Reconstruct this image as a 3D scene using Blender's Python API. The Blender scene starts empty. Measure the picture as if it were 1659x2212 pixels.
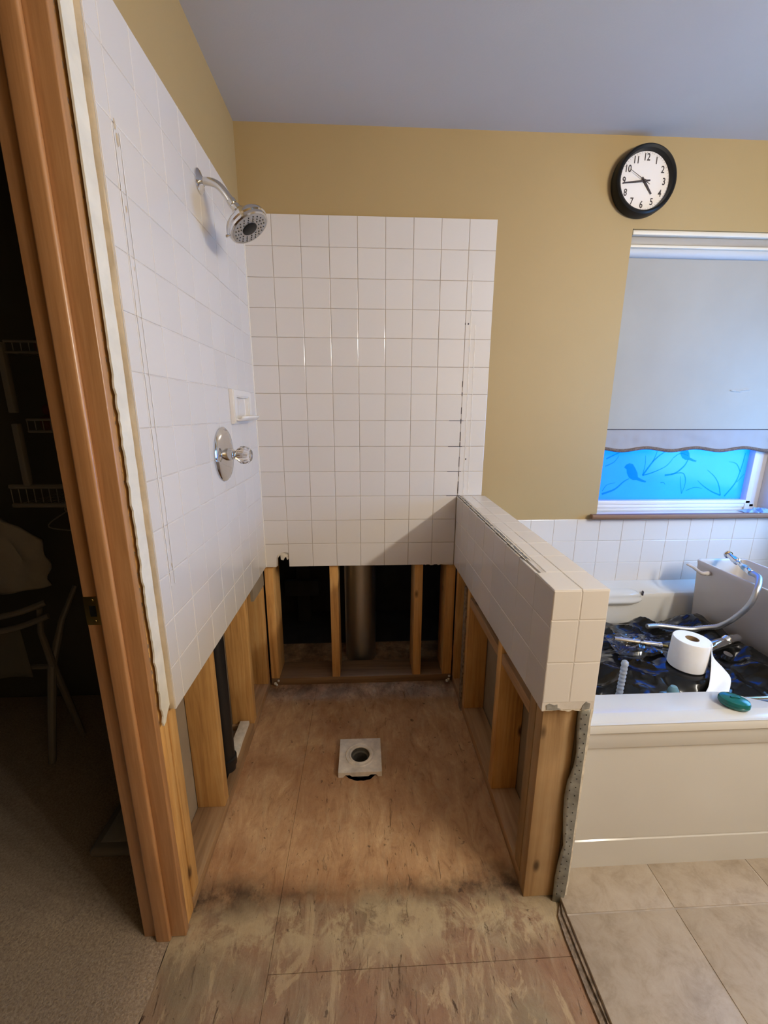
import bpy, bmesh, math, random
from mathutils import Vector, Matrix, noise as mn
S = bpy.context.scene
COL = S.collection
PI = math.pi
rnd = random.Random(7)

# ------------------------------------------------------------------ camera, world, exposure
cam = bpy.data.cameras.new('camera')
cam.sensor_fit = 'HORIZONTAL'; cam.sensor_width = 36.0; cam.lens = 36 * 890.0 / 1659.0
cam.clip_start = 0.02; cam.clip_end = 60
co = bpy.data.objects.new('camera', cam); COL.objects.link(co)
co.location = (0.4516, -1.8017, 1.3243)
co.rotation_euler = (math.radians(76.462), math.radians(-0.172), math.radians(-2.778))
S.camera = co

W = bpy.data.worlds.new('world'); S.world = W; W.use_nodes = True
bgn = W.node_tree.nodes['Background']
bgn.inputs['Color'].default_value = (0.17, 0.45, 1.0, 1); bgn.inputs['Strength'].default_value = 15.0   # overcast blue daylight

VANITY_W = 18.0            # watts per vanity bulb
BULB_COL = (1.0, 0.965, 0.90)
S.view_settings.view_transform = 'Standard'
S.view_settings.look = 'None'
S.view_settings.exposure = 0.35
S.view_settings.gamma = 1.0
S.view_settings.use_curve_mapping = False
try:
    S.cycles.use_denoising = True
    S.cycles.max_bounces = 10; S.cycles.diffuse_bounces = 5; S.cycles.transparent_max_bounces = 12
    S.cycles.caustics_refractive = False; S.cycles.caustics_reflective = False
    S.cycles.sample_clamp_indirect = 6.0
except Exception:
    pass

# ------------------------------------------------------------------ object helpers
def _link(o, parent=None, kind=None, label=None, cat=None, group=None):
    COL.objects.link(o)
    if parent is not None: o.parent = parent
    if kind: o['kind'] = kind
    if label: o['label'] = label
    if cat: o['category'] = cat
    if group: o['group'] = group
    return o

def root_loc(o):
    v = Vector((0, 0, 0))
    while o is not None:
        v += o.location; o = o.parent
    return v

def thing(name, loc, label, cat, group=None):
    return _mk(name, loc, label, cat, group)

def _mk(name, loc, label, cat, group):
    o = bpy.data.objects.new(name, None); o.empty_display_size = 0.05
    o.location = loc
    return _link(o, None, None, label, cat, group)

def struct(name, label=None):
    o = bpy.data.objects.new(name, None)
    return _link(o, None, 'structure', label)

def mesh_of(bm, name, mat, smooth=0.6):
    bmesh.ops.recalc_face_normals(bm, faces=bm.faces[:])
    me = bpy.data.meshes.new(name); bm.to_mesh(me); bm.free()
    if mat:
        for m in (mat if isinstance(mat, (list, tuple)) else [mat]): me.materials.append(m)
    if smooth:
        me.shade_smooth()
        me.set_sharp_from_angle(angle=smooth)
    return me

def obj(name, bm, mat, parent=None, kind=None, label=None, cat=None, group=None, smooth=0.6):
    """mesh given in world coordinates; stored relative to the parent's place"""
    if parent is not None:
        off = root_loc(parent)
        if off.length > 1e-9: bmesh.ops.translate(bm, verts=bm.verts[:], vec=-off)
    o = bpy.data.objects.new(name, mesh_of(bm, name, mat, smooth))
    return _link(o, parent, kind, label, cat, group)

def solo(name, bm, mat, loc, label, cat, group=None, smooth=0.6):
    """single-mesh thing with its origin at loc"""
    bmesh.ops.translate(bm, verts=bm.verts[:], vec=-Vector(loc))
    o = bpy.data.objects.new(name, mesh_of(bm, name, mat, smooth)); o.location = loc
    return _link(o, None, None, label, cat, group)

def B(): return bmesh.new()

def box(bm, x0, x1, y0, y1, z0, z1, bevel=0.0, seg=2):
    r = bmesh.ops.create_cube(bm, size=1.0)
    vs = r['verts']
    for v in vs:
        v.co = Vector((x0 + (v.co.x + .5) * (x1 - x0), y0 + (v.co.y + .5) * (y1 - y0), z0 + (v.co.z + .5) * (z1 - z0)))
    if bevel > 0:
        es = list({e for v in vs for e in v.link_edges})
        bmesh.ops.bevel(bm, geom=es, offset=bevel, segments=seg, affect='EDGES', profile=0.5, clamp_overlap=True)
    return bm

def xform(bm, M, verts=None):
    bmesh.ops.transform(bm, matrix=M, verts=verts or bm.verts[:]); return bm

def prism(bm, pts, axis, a, b):
    """polygon pts in the two other axes (in xyz order), extruded along axis from a to b"""
    def mk(p, d):
        c = list(p); c.insert(axis, d); return Vector(c)
    va = [bm.verts.new(mk(p, a)) for p in pts]; vb = [bm.verts.new(mk(p, b)) for p in pts]
    n = len(pts)
    bm.faces.new(va); bm.faces.new(vb[::-1])
    for i in range(n): bm.faces.new((va[i], va[(i + 1) % n], vb[(i + 1) % n], vb[i]))
    return bm

def prism_holes(bm, outer, holes, axis, a, b):
    """like prism but with holes"""
    def mk(p, d):
        c = list(p); c.insert(axis, d); return Vector(c)
    loops = [outer] + holes
    caps = []
    for d in (a, b):
        edges = []; lv = []
        for lp in loops:
            vs = [bm.verts.new(mk(p, d)) for p in lp]; lv.append(vs)
            for i in range(len(vs)): edges.append(bm.edges.new((vs[i], vs[(i + 1) % len(vs)])))
        bmesh.ops.triangle_fill(bm, use_beauty=True, use_dissolve=False, edges=edges)
        caps.append(lv)
    for la, lb in zip(*caps):
        n = len(la)
        for i in range(n): bm.faces.new((la[i], la[(i + 1) % n], lb[(i + 1) % n], lb[i]))
    return bm

def frames(pts):
    T = []
    n = len(pts)
    for i in range(n):
        t = (pts[min(i + 1, n - 1)] - pts[max(i - 1, 0)])
        T.append(t.normalized() if t.length > 1e-9 else Vector((0, 0, 1)))
    up = Vector((0, 0, 1)) if abs(T[0].z) < .9 else Vector((1, 0, 0))
    N = []
    nrm = (up - T[0] * up.dot(T[0])).normalized()
    for i in range(n):
        nrm = nrm - T[i] * nrm.dot(T[i])
        nrm = nrm.normalized() if nrm.length > 1e-9 else Vector((1, 0, 0))
        N.append((nrm.copy(), T[i].cross(nrm)))
    return N

def tube(bm, pts, r, n=10, caps=True):
    pts = [Vector(p) for p in pts]
    rs = r if isinstance(r, (list, tuple)) else [r] * len(pts)
    F = frames(pts); rings = []
    for p, (u, v), rr in zip(pts, F, rs):
        rings.append([bm.verts.new(p + (u * math.cos(2 * PI * k / n) + v * math.sin(2 * PI * k / n)) * rr) for k in range(n)])
    for a, b in zip(rings[:-1], rings[1:]):
        for k in range(n): bm.faces.new((a[k], a[(k + 1) % n], b[(k + 1) % n], b[k]))
    if caps:
        bm.faces.new(rings[0]); bm.faces.new(rings[-1][::-1])
    return bm

def smooth_path(ctrl, n=8):
    P = [Vector(p) for p in ctrl]; out = []
    for i in range(len(P) - 1):
        p0 = P[max(i - 1, 0)]; p1 = P[i]; p2 = P[i + 1]; p3 = P[min(i + 2, len(P) - 1)]
        for k in range(n):
            t = k / n
            out.append(0.5 * ((2 * p1) + (p2 - p0) * t + (2 * p0 - 5 * p1 + 4 * p2 - p3) * t * t + (3 * p1 - p0 - 3 * p2 + p3) * t ** 3))
    out.append(P[-1]); return out

def lathe(bm, prof, n=32, M=None, close=False):
    """prof: list of (r, z); axis z then transformed by M"""
    rings = []
    for r, z in prof:
        if r < 1e-6: rings.append([bm.verts.new((0, 0, z))])
        else: rings.append([bm.verts.new((r * math.cos(2 * PI * k / n), r * math.sin(2 * PI * k / n), z)) for k in range(n)])
    nv = [v for r in rings for v in r]
    pairs = list(zip(rings[:-1], rings[1:]))
    if close: pairs.append((rings[-1], rings[0]))
    for a, b in pairs:
        if len(a) == 1 and len(b) == 1: continue
        for k in range(n):
            k2 = (k + 1) % n
            if len(a) == 1: bm.faces.new((a[0], b[k2], b[k]))
            elif len(b) == 1: bm.faces.new((a[k], a[k2], b[0]))
            else: bm.faces.new((a[k], a[k2], b[k2], b[k]))
    if M is not None: bmesh.ops.transform(bm, matrix=M, verts=nv)
    return bm

def axis_matrix(loc, d):
    """matrix taking +z to direction d, at loc"""
    q = Vector((0, 0, 1)).rotation_difference(Vector(d).normalized())
    return Matrix.Translation(Vector(loc)) @ q.to_matrix().to_4x4()

def grid(bm, nu, nv, f):
    vs = [[bm.verts.new(f(i / nu, j / nv)) for j in range(nv + 1)] for i in range(nu + 1)]
    for i in range(nu):
        for j in range(nv): bm.faces.new((vs[i][j], vs[i + 1][j], vs[i + 1][j + 1], vs[i][j + 1]))
    return bm

# ------------------------------------------------------------------ materials
def lin(r, g, b):
    f = lambda c: ((c / 255) / 12.92 if c <= 10 else (((c / 255) + 0.055) / 1.055) ** 2.4)
    return (f(r), f(g), f(b), 1)

def newmat(name):
    m = bpy.data.materials.new(name); m.use_nodes = True
    nt = m.node_tree; p = nt.nodes['Principled BSDF']
    return m, nt, p

def N(nt, t, **k):
    n = nt.nodes.new(t)
    for a, b in k.items():
        if a in ('ins',):
            for kk, vv in b.items(): n.inputs[kk].default_value = vv
        else: setattr(n, a, b)
    return n

def coords(nt, scale=(1, 1, 1), kind='Object', rot=(0, 0, 0)):
    tc = N(nt, 'ShaderNodeTexCoord'); mp = N(nt, 'ShaderNodeMapping')
    mp.inputs['Scale'].default_value = scale; mp.inputs['Rotation'].default_value = rot
    nt.links.new(tc.outputs[kind], mp.inputs['Vector']); return mp.outputs['Vector']

def noise_tex(nt, vec, scale, detail=4, rough=0.55, dist=0.0):
    n = N(nt, 'ShaderNodeTexNoise'); n.inputs['Scale'].default_value = scale
    n.inputs['Detail'].default_value = detail; n.inputs['Roughness'].default_value = rough; n.inputs['Distortion'].default_value = dist
    if vec is not None: nt.links.new(vec, n.inputs['Vector'])
    return n.outputs['Fac']

def ramp(nt, fac, stops, interp='LINEAR'):
    r = N(nt, 'ShaderNodeValToRGB'); cr = r.color_ramp; cr.interpolation = interp
    while len(cr.elements) > 1: cr.elements.remove(cr.elements[-1])
    cr.elements[0].position = stops[0][0]; cr.elements[0].color = stops[0][1]
    for p, c in stops[1:]:
        e = cr.elements.new(p); e.color = c
    nt.links.new(fac, r.inputs['Fac']); return r.outputs['Color']

def mixc(nt, fac, a, b, mode='MIX'):
    m = N(nt, 'ShaderNodeMix', data_type='RGBA', blend_type=mode)
    for s, v in ((0, fac), (6, a), (7, b)):
        if hasattr(v, 'links') or hasattr(v, 'is_linked'): nt.links.new(v, m.inputs[s])
        else: m.inputs[s].default_value = v
    return m.outputs[2]

def math_n(nt, op, a, b=None, c=None, clamp=False):
    m = N(nt, 'ShaderNodeMath', operation=op, use_clamp=clamp)
    for i, v in enumerate((a, b, c)):
        if v is None: continue
        if hasattr(v, 'is_linked'): nt.links.new(v, m.inputs[i])
        else: m.inputs[i].default_value = v
    return m.outputs[0]

def bump(nt, p, h, strength=0.2, dist=0.002):
    b = N(nt, 'ShaderNodeBump'); b.inputs['Strength'].default_value = strength; b.inputs['Distance'].default_value = dist
    nt.links.new(h, b.inputs['Height']); nt.links.new(b.outputs['Normal'], p.inputs['Normal'])

def plain(name, col, rough=0.5, metal=0.0, var=0.06, scale=6, bstr=0.0, bscale=60, bdist=0.001, coat=0.0, spec=0.5):
    m, nt, p = newmat(name)
    v = coords(nt)
    n = noise_tex(nt, v, scale)
    d = tuple(c * (1 - var) for c in col[:3]) + (1,); l = tuple(min(1, c * (1 + var)) for c in col[:3]) + (1,)
    nt.links.new(ramp(nt, n, [(0.3, d), (0.7, l)]), p.inputs['Base Color'])
    p.inputs['Roughness'].default_value = rough; p.inputs['Metallic'].default_value = metal
    p.inputs['Coat Weight'].default_value = coat; p.inputs['Specular IOR Level'].default_value = spec
    if bstr: bump(nt, p, noise_tex(nt, v, bscale, 3), bstr, bdist)
    return m

def wood(name, dark, mid, light, axis=2, rough=0.6, grain=40, knots=True, bstr=0.15, soil=0.25, coat=0.0):
    m, nt, p = newmat(name)
    sc = [1, 1, 1]; sc[axis] = 0.05
    v = coords(nt, tuple(s * grain for s in sc))
    # every board gets its own piece of grain
    oi = N(nt, 'ShaderNodeObjectInfo')
    add = N(nt, 'ShaderNodeVectorMath', operation='ADD')
    nt.links.new(v, add.inputs[0])
    sc2 = N(nt, 'ShaderNodeVectorMath', operation='SCALE'); sc2.inputs[0].default_value = (37, 53, 71)
    nt.links.new(oi.outputs['Random'], sc2.inputs['Scale']); nt.links.new(sc2.outputs[0], add.inputs[1])
    g = noise_tex(nt, add.outputs[0], 1.0, 6, 0.6, 0.6)
    c = ramp(nt, g, [(0.28, dark), (0.5, mid), (0.72, light)])
    big = noise_tex(nt, coords(nt, (1, 1, 1)), 5.0, 3)
    c = mixc(nt, math_n(nt, 'MULTIPLY', big, soil), c, tuple(x * 0.35 for x in dark[:3]) + (1,))
    if knots:
        kv = coords(nt, tuple((9 if i != axis else 4.0) for i in range(3)))
        vo = N(nt, 'ShaderNodeTexVoronoi', feature='F1'); vo.inputs['Scale'].default_value = 1.0
        nt.links.new(kv, vo.inputs['Vector'])
        km = ramp(nt, vo.outputs['Distance'], [(0.04, (1, 1, 1, 1)), (0.11, (0, 0, 0, 1))])
        c = mixc(nt, km, c, tuple(x * 0.3 for x in dark[:3]) + (1,))
    tint = N(nt, 'ShaderNodeHueSaturation')
    nt.links.new(c, tint.inputs['Color'])
    nt.links.new(math_n(nt, 'MULTIPLY_ADD', oi.outputs['Random'], 0.3, 0.85), tint.inputs['Value'])
    nt.links.new(tint.outputs['Color'], p.inputs['Base Color'])
    p.inputs['Roughness'].default_value = rough; p.inputs['Coat Weight'].default_value = coat; p.inputs['Coat Roughness'].default_value = 0.25
    bump(nt, p, g, bstr, 0.001)
    return m

def metal(name, col, rough=0.12):
    m, nt, p = newmat(name)
    p.inputs['Base Color'].default_value = col; p.inputs['Metallic'].default_value = 1.0
    n = noise_tex(nt, coords(nt), 30, 4)
    nt.links.new(math_n(nt, 'MULTIPLY_ADD', n, 0.12, max(0.0, rough - 0.05)), p.inputs['Roughness'])
    return m

def glaze(name, col, rough=0.1):
    m, nt, p = newmat(name)
    oi = N(nt, 'ShaderNodeObjectInfo')
    v = coords(nt)
    c = ramp(nt, oi.outputs['Random'], [(0, tuple(x * .98 for x in col[:3]) + (1,)), (1, tuple(min(1, x * 1.03) for x in col[:3]) + (1,))])
    n = noise_tex(nt, v, 18, 3)
    c = mixc(nt, math_n(nt, 'MULTIPLY', n, 0.12), c, (col[0], col[1] * .9, col[2] * .86, 1))
    nt.links.new(c, p.inputs['Base Color'])
    p.inputs['Roughness'].default_value = rough; p.inputs['IOR'].default_value = 1.5
    bump(nt, p, noise_tex(nt, v, 22, 2), 0.05, 0.002)
    return m

M = {}
M['tile'] = glaze('tile_glaze', (0.67, 0.635, 0.60, 1), 0.12)
M['grout'] = plain('grout', (0.42, 0.35, 0.28, 1), 0.9, var=0.25, scale=14, bstr=0.3, bscale=220)
M['grout_light'] = plain('grout_light', (0.60, 0.55, 0.50, 1), 0.85, var=0.15, scale=14, bstr=0.3, bscale=220)
M['caulk'] = plain('caulk', (0.80, 0.76, 0.70, 1), 0.35, var=0.05, scale=20)
M['old_caulk'] = plain('old_caulk', (0.50, 0.40, 0.27, 1), 0.6, var=0.15, scale=25, bstr=0.4, bscale=90)
M['yellow'] = plain('yellow_paint', (0.40, 0.285, 0.128, 1), 0.62, var=0.03, scale=2, bstr=0.12, bscale=240, bdist=0.0008)
M['ceiling'] = plain('ceiling_paint', (0.54, 0.53, 0.515, 1), 0.8, var=0.03, scale=2, bstr=0.25, bscale=160, bdist=0.001)
M['strip'] = plain('plaster_paint', (0.72, 0.68, 0.58, 1), 0.7, var=0.08, scale=18, bstr=0.25, bscale=90)
M['gypsum'] = plain('broken_gypsum', (0.22, 0.165, 0.12, 1), 0.95, var=0.5, scale=60, bstr=0.9, bscale=140, bdist=0.004)
M['paper'] = plain('drywall_paper', (0.27, 0.21, 0.145, 1), 0.9, var=0.1, scale=12)
M['plaster'] = plain('white_plaster', (0.68, 0.62, 0.52, 1), 0.85, var=0.2, scale=35, bstr=0.6, bscale=110, bdist=0.003)
M['stud'] = wood('stud_fir', (0.48, 0.23, 0.07, 1), (0.78, 0.43, 0.14, 1), (0.88, 0.56, 0.23, 1), 2, grain=60, soil=0.5)
M['plate'] = wood('plate_fir', (0.24, 0.13, 0.06, 1), (0.40, 0.235, 0.115, 1), (0.50, 0.32, 0.17, 1), 1)
M['plate_x'] = wood('plate_fir_across', (0.18, 0.10, 0.05, 1), (0.30, 0.17, 0.085, 1), (0.40, 0.25, 0.13, 1), 0)
M['jamb'] = wood('jamb_stained', (0.36, 0.17, 0.066, 1), (0.43, 0.21, 0.085, 1), (0.50, 0.26, 0.115, 1), 2, rough=0.36, grain=120, knots=False, bstr=0.05, soil=0.0, coat=0.35)
M['post'] = wood('post_weathered', (0.32, 0.18, 0.075, 1), (0.58, 0.37, 0.18, 1), (0.72, 0.52, 0.29, 1), 2, grain=26, soil=0.75)
M['chrome'] = metal('chrome', (0.70, 0.69, 0.68, 1), 0.09)
M['galv'] = metal('galvanized', (0.50, 0.50, 0.50, 1), 0.42)
M['brass'] = metal('brass_aged', (0.42, 0.30, 0.09, 1), 0.35)
M['bead'] = plain('zinc_bead', (0.34, 0.35, 0.33, 1), 0.45, 0.55, var=0.25, scale=40, bstr=0.3, bscale=120)
M['black'] = plain('black_plastic', (0.008, 0.008, 0.008, 1), 0.4, spec=0.25)
M['abs'] = plain('abs_pipe', (0.010, 0.010, 0.011, 1), 0.4)
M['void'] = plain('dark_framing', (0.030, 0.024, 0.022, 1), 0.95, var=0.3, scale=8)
M['acrylic'] = plain('tub_acrylic', (0.60, 0.575, 0.53, 1), 0.14, var=0.02, scale=4)
M['vitreous'] = plain('vitreous_china', (0.55, 0.50, 0.455, 1), 0.1, var=0.02)
M['white_clay'] = plain('soap_dish_ceramic', (0.76, 0.72, 0.67, 1), 0.12, var=0.02)
M['pvc'] = plain('pvc_dusty', (0.74, 0.67, 0.57, 1), 0.7, var=0.22, scale=25, bstr=0.3, bscale=90)
M['tissue'] = plain('tissue', (0.80, 0.78, 0.76, 1), 0.95, var=0.03, scale=30, bstr=0.3, bscale=120)
M['card'] = plain('cardboard', (0.30, 0.20, 0.11, 1), 0.9)
M['teal'] = plain('teal_plastic', (0.004, 0.115, 0.105, 1), 0.22, var=0.12)
M['dial'] = plain('clock_dial', (0.80, 0.76, 0.74, 1), 0.6, var=0.01)
M['ink'] = plain('black_ink', (0.03, 0.02, 0.025, 1), 0.6)
M['vinyl'] = plain('vinyl_frame', (0.70, 0.68, 0.68, 1), 0.35, var=0.03)
M['sill_top'] = plain('sill_paint', (0.72, 0.70, 0.68, 1), 0.3, var=0.03)
M['sill_nose'] = wood('sill_nose', (0.17, 0.085, 0.05, 1), (0.24, 0.13, 0.075, 1), (0.30, 0.17, 0.10, 1), 0, grain=60, knots=False, soil=0)
M['braid'] = plain('braid_trim', (0.16, 0.11, 0.085, 1), 0.9, var=0.4, scale=160, bstr=0.9, bscale=400, bdist=0.003)
M['wire'] = plain('white_wire', (0.30, 0.28, 0.26, 1), 0.4)
M['chair'] = plain('chair_enamel', (0.19, 0.17, 0.15, 1), 0.4)
M['cloth'] = plain('grey_cloth', (0.34, 0.31, 0.28, 1), 0.95, bstr=0.5, bscale=30, bdist=0.01)
M['red_cloth'] = plain('dark_red_cloth', (0.16, 0.05, 0.045, 1), 0.95)
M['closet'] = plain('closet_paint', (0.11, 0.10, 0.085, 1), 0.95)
M['blue_bag'] = plain('blue_film', (0.25, 0.42, 0.62, 1), 0.3, var=0.2, scale=30)
M['floor_tile'] = None

def subfloor_mat():
    m, nt, p = newmat('subfloor_plywood')
    L = nt.links
    K = (0, 0, 0, 1); Wt = (1, 1, 1, 1)
    mul = lambda a, b: math_n(nt, 'MULTIPLY', a, b)
    v = coords(nt); sep = N(nt, 'ShaderNodeSeparateXYZ'); L.new(v, sep.inputs[0])
    X, Y = sep.outputs['X'], sep.outputs['Y']
    vs = coords(nt, (2.4, 0.9, 2.4), rot=(0, 0, 0.12))
    fine = noise_tex(nt, v, 55, 6, 0.7)
    mid = noise_tex(nt, vs, 9, 8, 0.72, 0.9)
    big = noise_tex(nt, v, 3.2, 5, 0.6, 0.4)
    base_in = ramp(nt, mid, [(0.25, lin(132, 90, 58)), (0.43, lin(190, 148, 106)), (0.58, lin(206, 166, 122)), (0.76, lin(228, 196, 152))])
    base_in = mixc(nt, ramp(nt, big, [(0.36, (.75, .75, .75, 1)), (0.58, K)]), base_in, lin(156, 108, 72))
    base_out = ramp(nt, mid, [(0.25, lin(100, 78, 58)), (0.45, lin(146, 118, 92)), (0.58, lin(160, 136, 108)), (0.78, lin(188, 168, 138))])
    hue = noise_tex(nt, coords(nt, (1, 1, 1), rot=(0, 0, 1.0)), 4.5, 4, 0.6)
    base_out = mixc(nt, ramp(nt, hue, [(0.46, K), (0.6, (.55, .55, .55, 1))]), base_out, lin(150, 108, 82))
    base_out = mixc(nt, ramp(nt, hue, [(0.36, (.5, .5, .5, 1)), (0.46, K)]), base_out, lin(136, 124, 98))
    wob = noise_tex(nt, v, 6, 6, 0.65)
    yy = math_n(nt, 'ADD', Y, math_n(nt, 'MULTIPLY_ADD', wob, 0.10, -0.05))
    out = ramp(nt, math_n(nt, 'MULTIPLY_ADD', yy, -36, -33.0), [(0.0, K), (1.0, Wt)])
    c = mixc(nt, out, base_in, base_out)
    # pale flakes where the surface veneer lifted
    fl = ramp(nt, noise_tex(nt, coords(nt, (7, 2.6, 7), rot=(0, 0, 0.2)), 1.7, 7, 0.72, 1.4), [(0.535, K), (0.60, Wt)])
    c = mixc(nt, mul(fl, math_n(nt, 'MULTIPLY_ADD', out, 0.34, 0.22)), c, lin(196, 172, 134))
    # thinset residue just outside the old curb
    d = math_n(nt, 'ABSOLUTE', math_n(nt, 'ADD', yy, 0.985))
    res = mul(ramp(nt, mul(d, 9.0), [(0.25, Wt), (0.75, K)]), ramp(nt, noise_tex(nt, v, 8, 7, 0.72, 0.6), [(0.43, K), (0.52, Wt)]))
    c = mixc(nt, mul(res, 0.8), c, lin(190, 170, 134))
    # dark veneer cracks and gouges, running with the grain
    g1 = ramp(nt, noise_tex(nt, coords(nt, (20, 6, 20), rot=(0, 0, 0.25)), 1.6, 9, 0.78, 2.2), [(0.33, Wt), (0.40, K)])
    g2 = ramp(nt, noise_tex(nt, coords(nt, (34, 9, 34), rot=(0, 0, -0.2)), 1.3, 6, 0.7, 1.5), [(0.31, Wt), (0.36, K)])
    c = mixc(nt, mul(g1, math_n(nt, 'MULTIPLY_ADD', out, 0.35, 0.50)), c, lin(74, 48, 32))
    c = mixc(nt, mul(g2, 0.55), c, lin(62, 40, 28))
    # nail heads, specks
    sp = ramp(nt, noise_tex(nt, v, 30, 3, 0.55), [(0.67, K), (0.72, Wt)])
    c = mixc(nt, mul(sp, 0.65), c, lin(52, 34, 26))
    # water stain along the curb line, heavy towards the two walls
    d2 = math_n(nt, 'ABSOLUTE', math_n(nt, 'ADD', yy, 0.912))
    side = math_n(nt, 'ABSOLUTE', math_n(nt, 'ADD', X, -0.43))
    wide = math_n(nt, 'MULTIPLY_ADD', side, -26.0, 24.0)
    st = mul(ramp(nt, mul(d2, wide), [(0.0, Wt), (0.95, K)]), ramp(nt, side, [(0.05, (.45, .45, .45, 1)), (0.36, Wt)]))
    st = mul(st, ramp(nt, noise_tex(nt, v, 13, 7, 0.72), [(0.30, (.25, .25, .25, 1)), (0.55, Wt)]))
    c = mixc(nt, mul(st, 0.9), c, lin(40, 29, 22))
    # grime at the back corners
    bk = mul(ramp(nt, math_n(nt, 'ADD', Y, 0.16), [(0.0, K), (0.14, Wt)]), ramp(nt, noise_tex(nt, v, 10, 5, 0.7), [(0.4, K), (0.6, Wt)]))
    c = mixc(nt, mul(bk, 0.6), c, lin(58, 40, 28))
    L.new(mixc(nt, 0.15, c, ramp(nt, fine, [(0.3, (.25, .25, .25, 1)), (0.7, Wt)]), 'MULTIPLY'), p.inputs['Base Color'])
    p.inputs['Roughness'].default_value = 0.85
    h = math_n(nt, 'SUBTRACT', math_n(nt, 'ADD', mid, mul(fine, 0.4)), mul(math_n(nt, 'ADD', g1, g2), 0.5))
    bump(nt, p, h, 0.7, 0.004)
    return m
M['subfloor'] = subfloor_mat()

def floor_tile_mat():
    m, nt, p = newmat('floor_tile_stone')
    v = coords(nt)
    oi = N(nt, 'ShaderNodeObjectInfo')
    add = N(nt, 'ShaderNodeVectorMath', operation='ADD'); nt.links.new(v, add.inputs[0])
    s = N(nt, 'ShaderNodeVectorMath', operation='SCALE'); s.inputs[0].default_value = (3, 5, 7)
    nt.links.new(oi.outputs['Random'], s.inputs['Scale']); nt.links.new(s.outputs[0], add.inputs[1])
    a = noise_tex(nt, add.outputs[0], 16, 8, 0.75, 0.4)
    c = ramp(nt, a, [(0.3, lin(146, 130, 110)), (0.5, lin(168, 152, 132)), (0.72, lin(178, 164, 146))])
    nt.links.new(c, p.inputs['Base Color']); p.inputs['Roughness'].default_value = 0.5
    bump(nt, p, noise_tex(nt, add.outputs[0], 30, 5), 0.15, 0.001)
    return m
M['floor_tile'] = floor_tile_mat()

def carpet_mat():
    m, nt, p = newmat('carpet_pile')
    v = coords(nt)
    a = noise_tex(nt, v, 180, 3, 0.7); b = noise_tex(nt, coords(nt, (1, 1, 1), rot=(0, 0, 0.6)), 6, 4)
    c = ramp(nt, a, [(0.3, lin(128, 108, 88)), (0.7, lin(190, 168, 140))])
    c = mixc(nt, math_n(nt, 'MULTIPLY', b, 0.5), c, lin(112, 90, 68))
    nt.links.new(c, p.inputs['Base Color']); p.inputs['Roughness'].default_value = 1.0
    p.inputs['Sheen Weight'].default_value = 0.2
    bump(nt, p, a, 0.8, 0.004)
    return m
M['carpet'] = carpet_mat()

def bag_mat():
    m, nt, p = newmat('black_film')
    p.inputs['Base Color'].default_value = (0.006, 0.006, 0.006, 1); p.inputs['Roughness'].default_value = 0.16; p.inputs['Specular IOR Level'].default_value = 0.28
    bump(nt, p, noise_tex(nt, coords(nt, (8, 16, 8)), 1.0, 2, 0.4, 1.6), 0.30, 0.01)
    return m
M['bag'] = bag_mat()

def translucent(name, diff, trans, fac, gloss=0.0):
    m = bpy.data.materials.new(name); m.use_nodes = True; nt = m.node_tree; nt.nodes.clear()
    o = N(nt, 'ShaderNodeOutputMaterial'); d = N(nt, 'ShaderNodeBsdfDiffuse'); t = N(nt, 'ShaderNodeBsdfTranslucent'); x = N(nt, 'ShaderNodeMixShader')
    n = noise_tex(nt, coords(nt), 5, 4)
    nt.links.new(ramp(nt, n, [(0.3, tuple(c * .93 for c in diff[:3]) + (1,)), (0.7, diff)]), d.inputs['Color'])
    nt.links.new(ramp(nt, n, [(0.3, tuple(c * .9 for c in trans[:3]) + (1,)), (0.7, trans)]), t.inputs['Color'])
    x.inputs[0].default_value = fac
    nt.links.new(d.outputs[0], x.inputs[1]); nt.links.new(t.outputs[0], x.inputs[2])
    last = x.outputs[0]
    if gloss:
        g = N(nt, 'ShaderNodeBsdfGlossy'); g.inputs['Roughness'].default_value = 0.15; y = N(nt, 'ShaderNodeMixShader'); y.inputs[0].default_value = gloss
        nt.links.new(last, y.inputs[1]); nt.links.new(g.outputs[0], y.inputs[2]); last = y.outputs[0]
    nt.links.new(last, o.inputs['Surface'])
    return m
M['film'] = translucent('frosted_film', (0.3, 0.4, 0.45, 1), (0.0, 0.105, 0.34, 1), 0.88, 0.03)
M['shade'] = translucent('shade_fabric', (0.42, 0.395, 0.355, 1), (0.42, 0.60, 0.22, 1), 0.06)
M['pocket'] = translucent('shade_hem_fabric', (0.37, 0.355, 0.35, 1), (0.40, 0.5, 0.45, 1), 0.04)
M['slit'] = translucent('shade_slit', (0.8, 0.8, 0.8, 1), (1, 1, 1, 1), 0.9)

def print_mat():
    m = bpy.data.materials.new('film_print'); m.use_nodes = True; nt = m.node_tree; nt.nodes.clear()
    o = N(nt, 'ShaderNodeOutputMaterial'); t = N(nt, 'ShaderNodeBsdfTransparent'); t.inputs['Color'].default_value = (0.4, 0.62, 0.80, 1)
    nt.links.new(t.outputs[0], o.inputs['Surface']); return m
M['print'] = print_mat()

def glassy(name, col, rough=0.02, trans=1.0, ior=1.48):
    m, nt, p = newmat(name)
    p.inputs['Base Color'].default_value = col; p.inputs['Roughness'].default_value = rough
    p.inputs['Transmission Weight'].default_value = trans; p.inputs['IOR'].default_value = ior
    return m
M['clear'] = glassy('clear_acrylic', (0.95, 0.93, 0.92, 1))
M['frost_plastic'] = glassy('frosted_plastic', (0.75, 0.82, 0.95, 1), 0.3, 0.6)
M['teal_clear'] = glassy('teal_clear', (0.35, 0.65, 0.75, 1), 0.15, 0.6)

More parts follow.
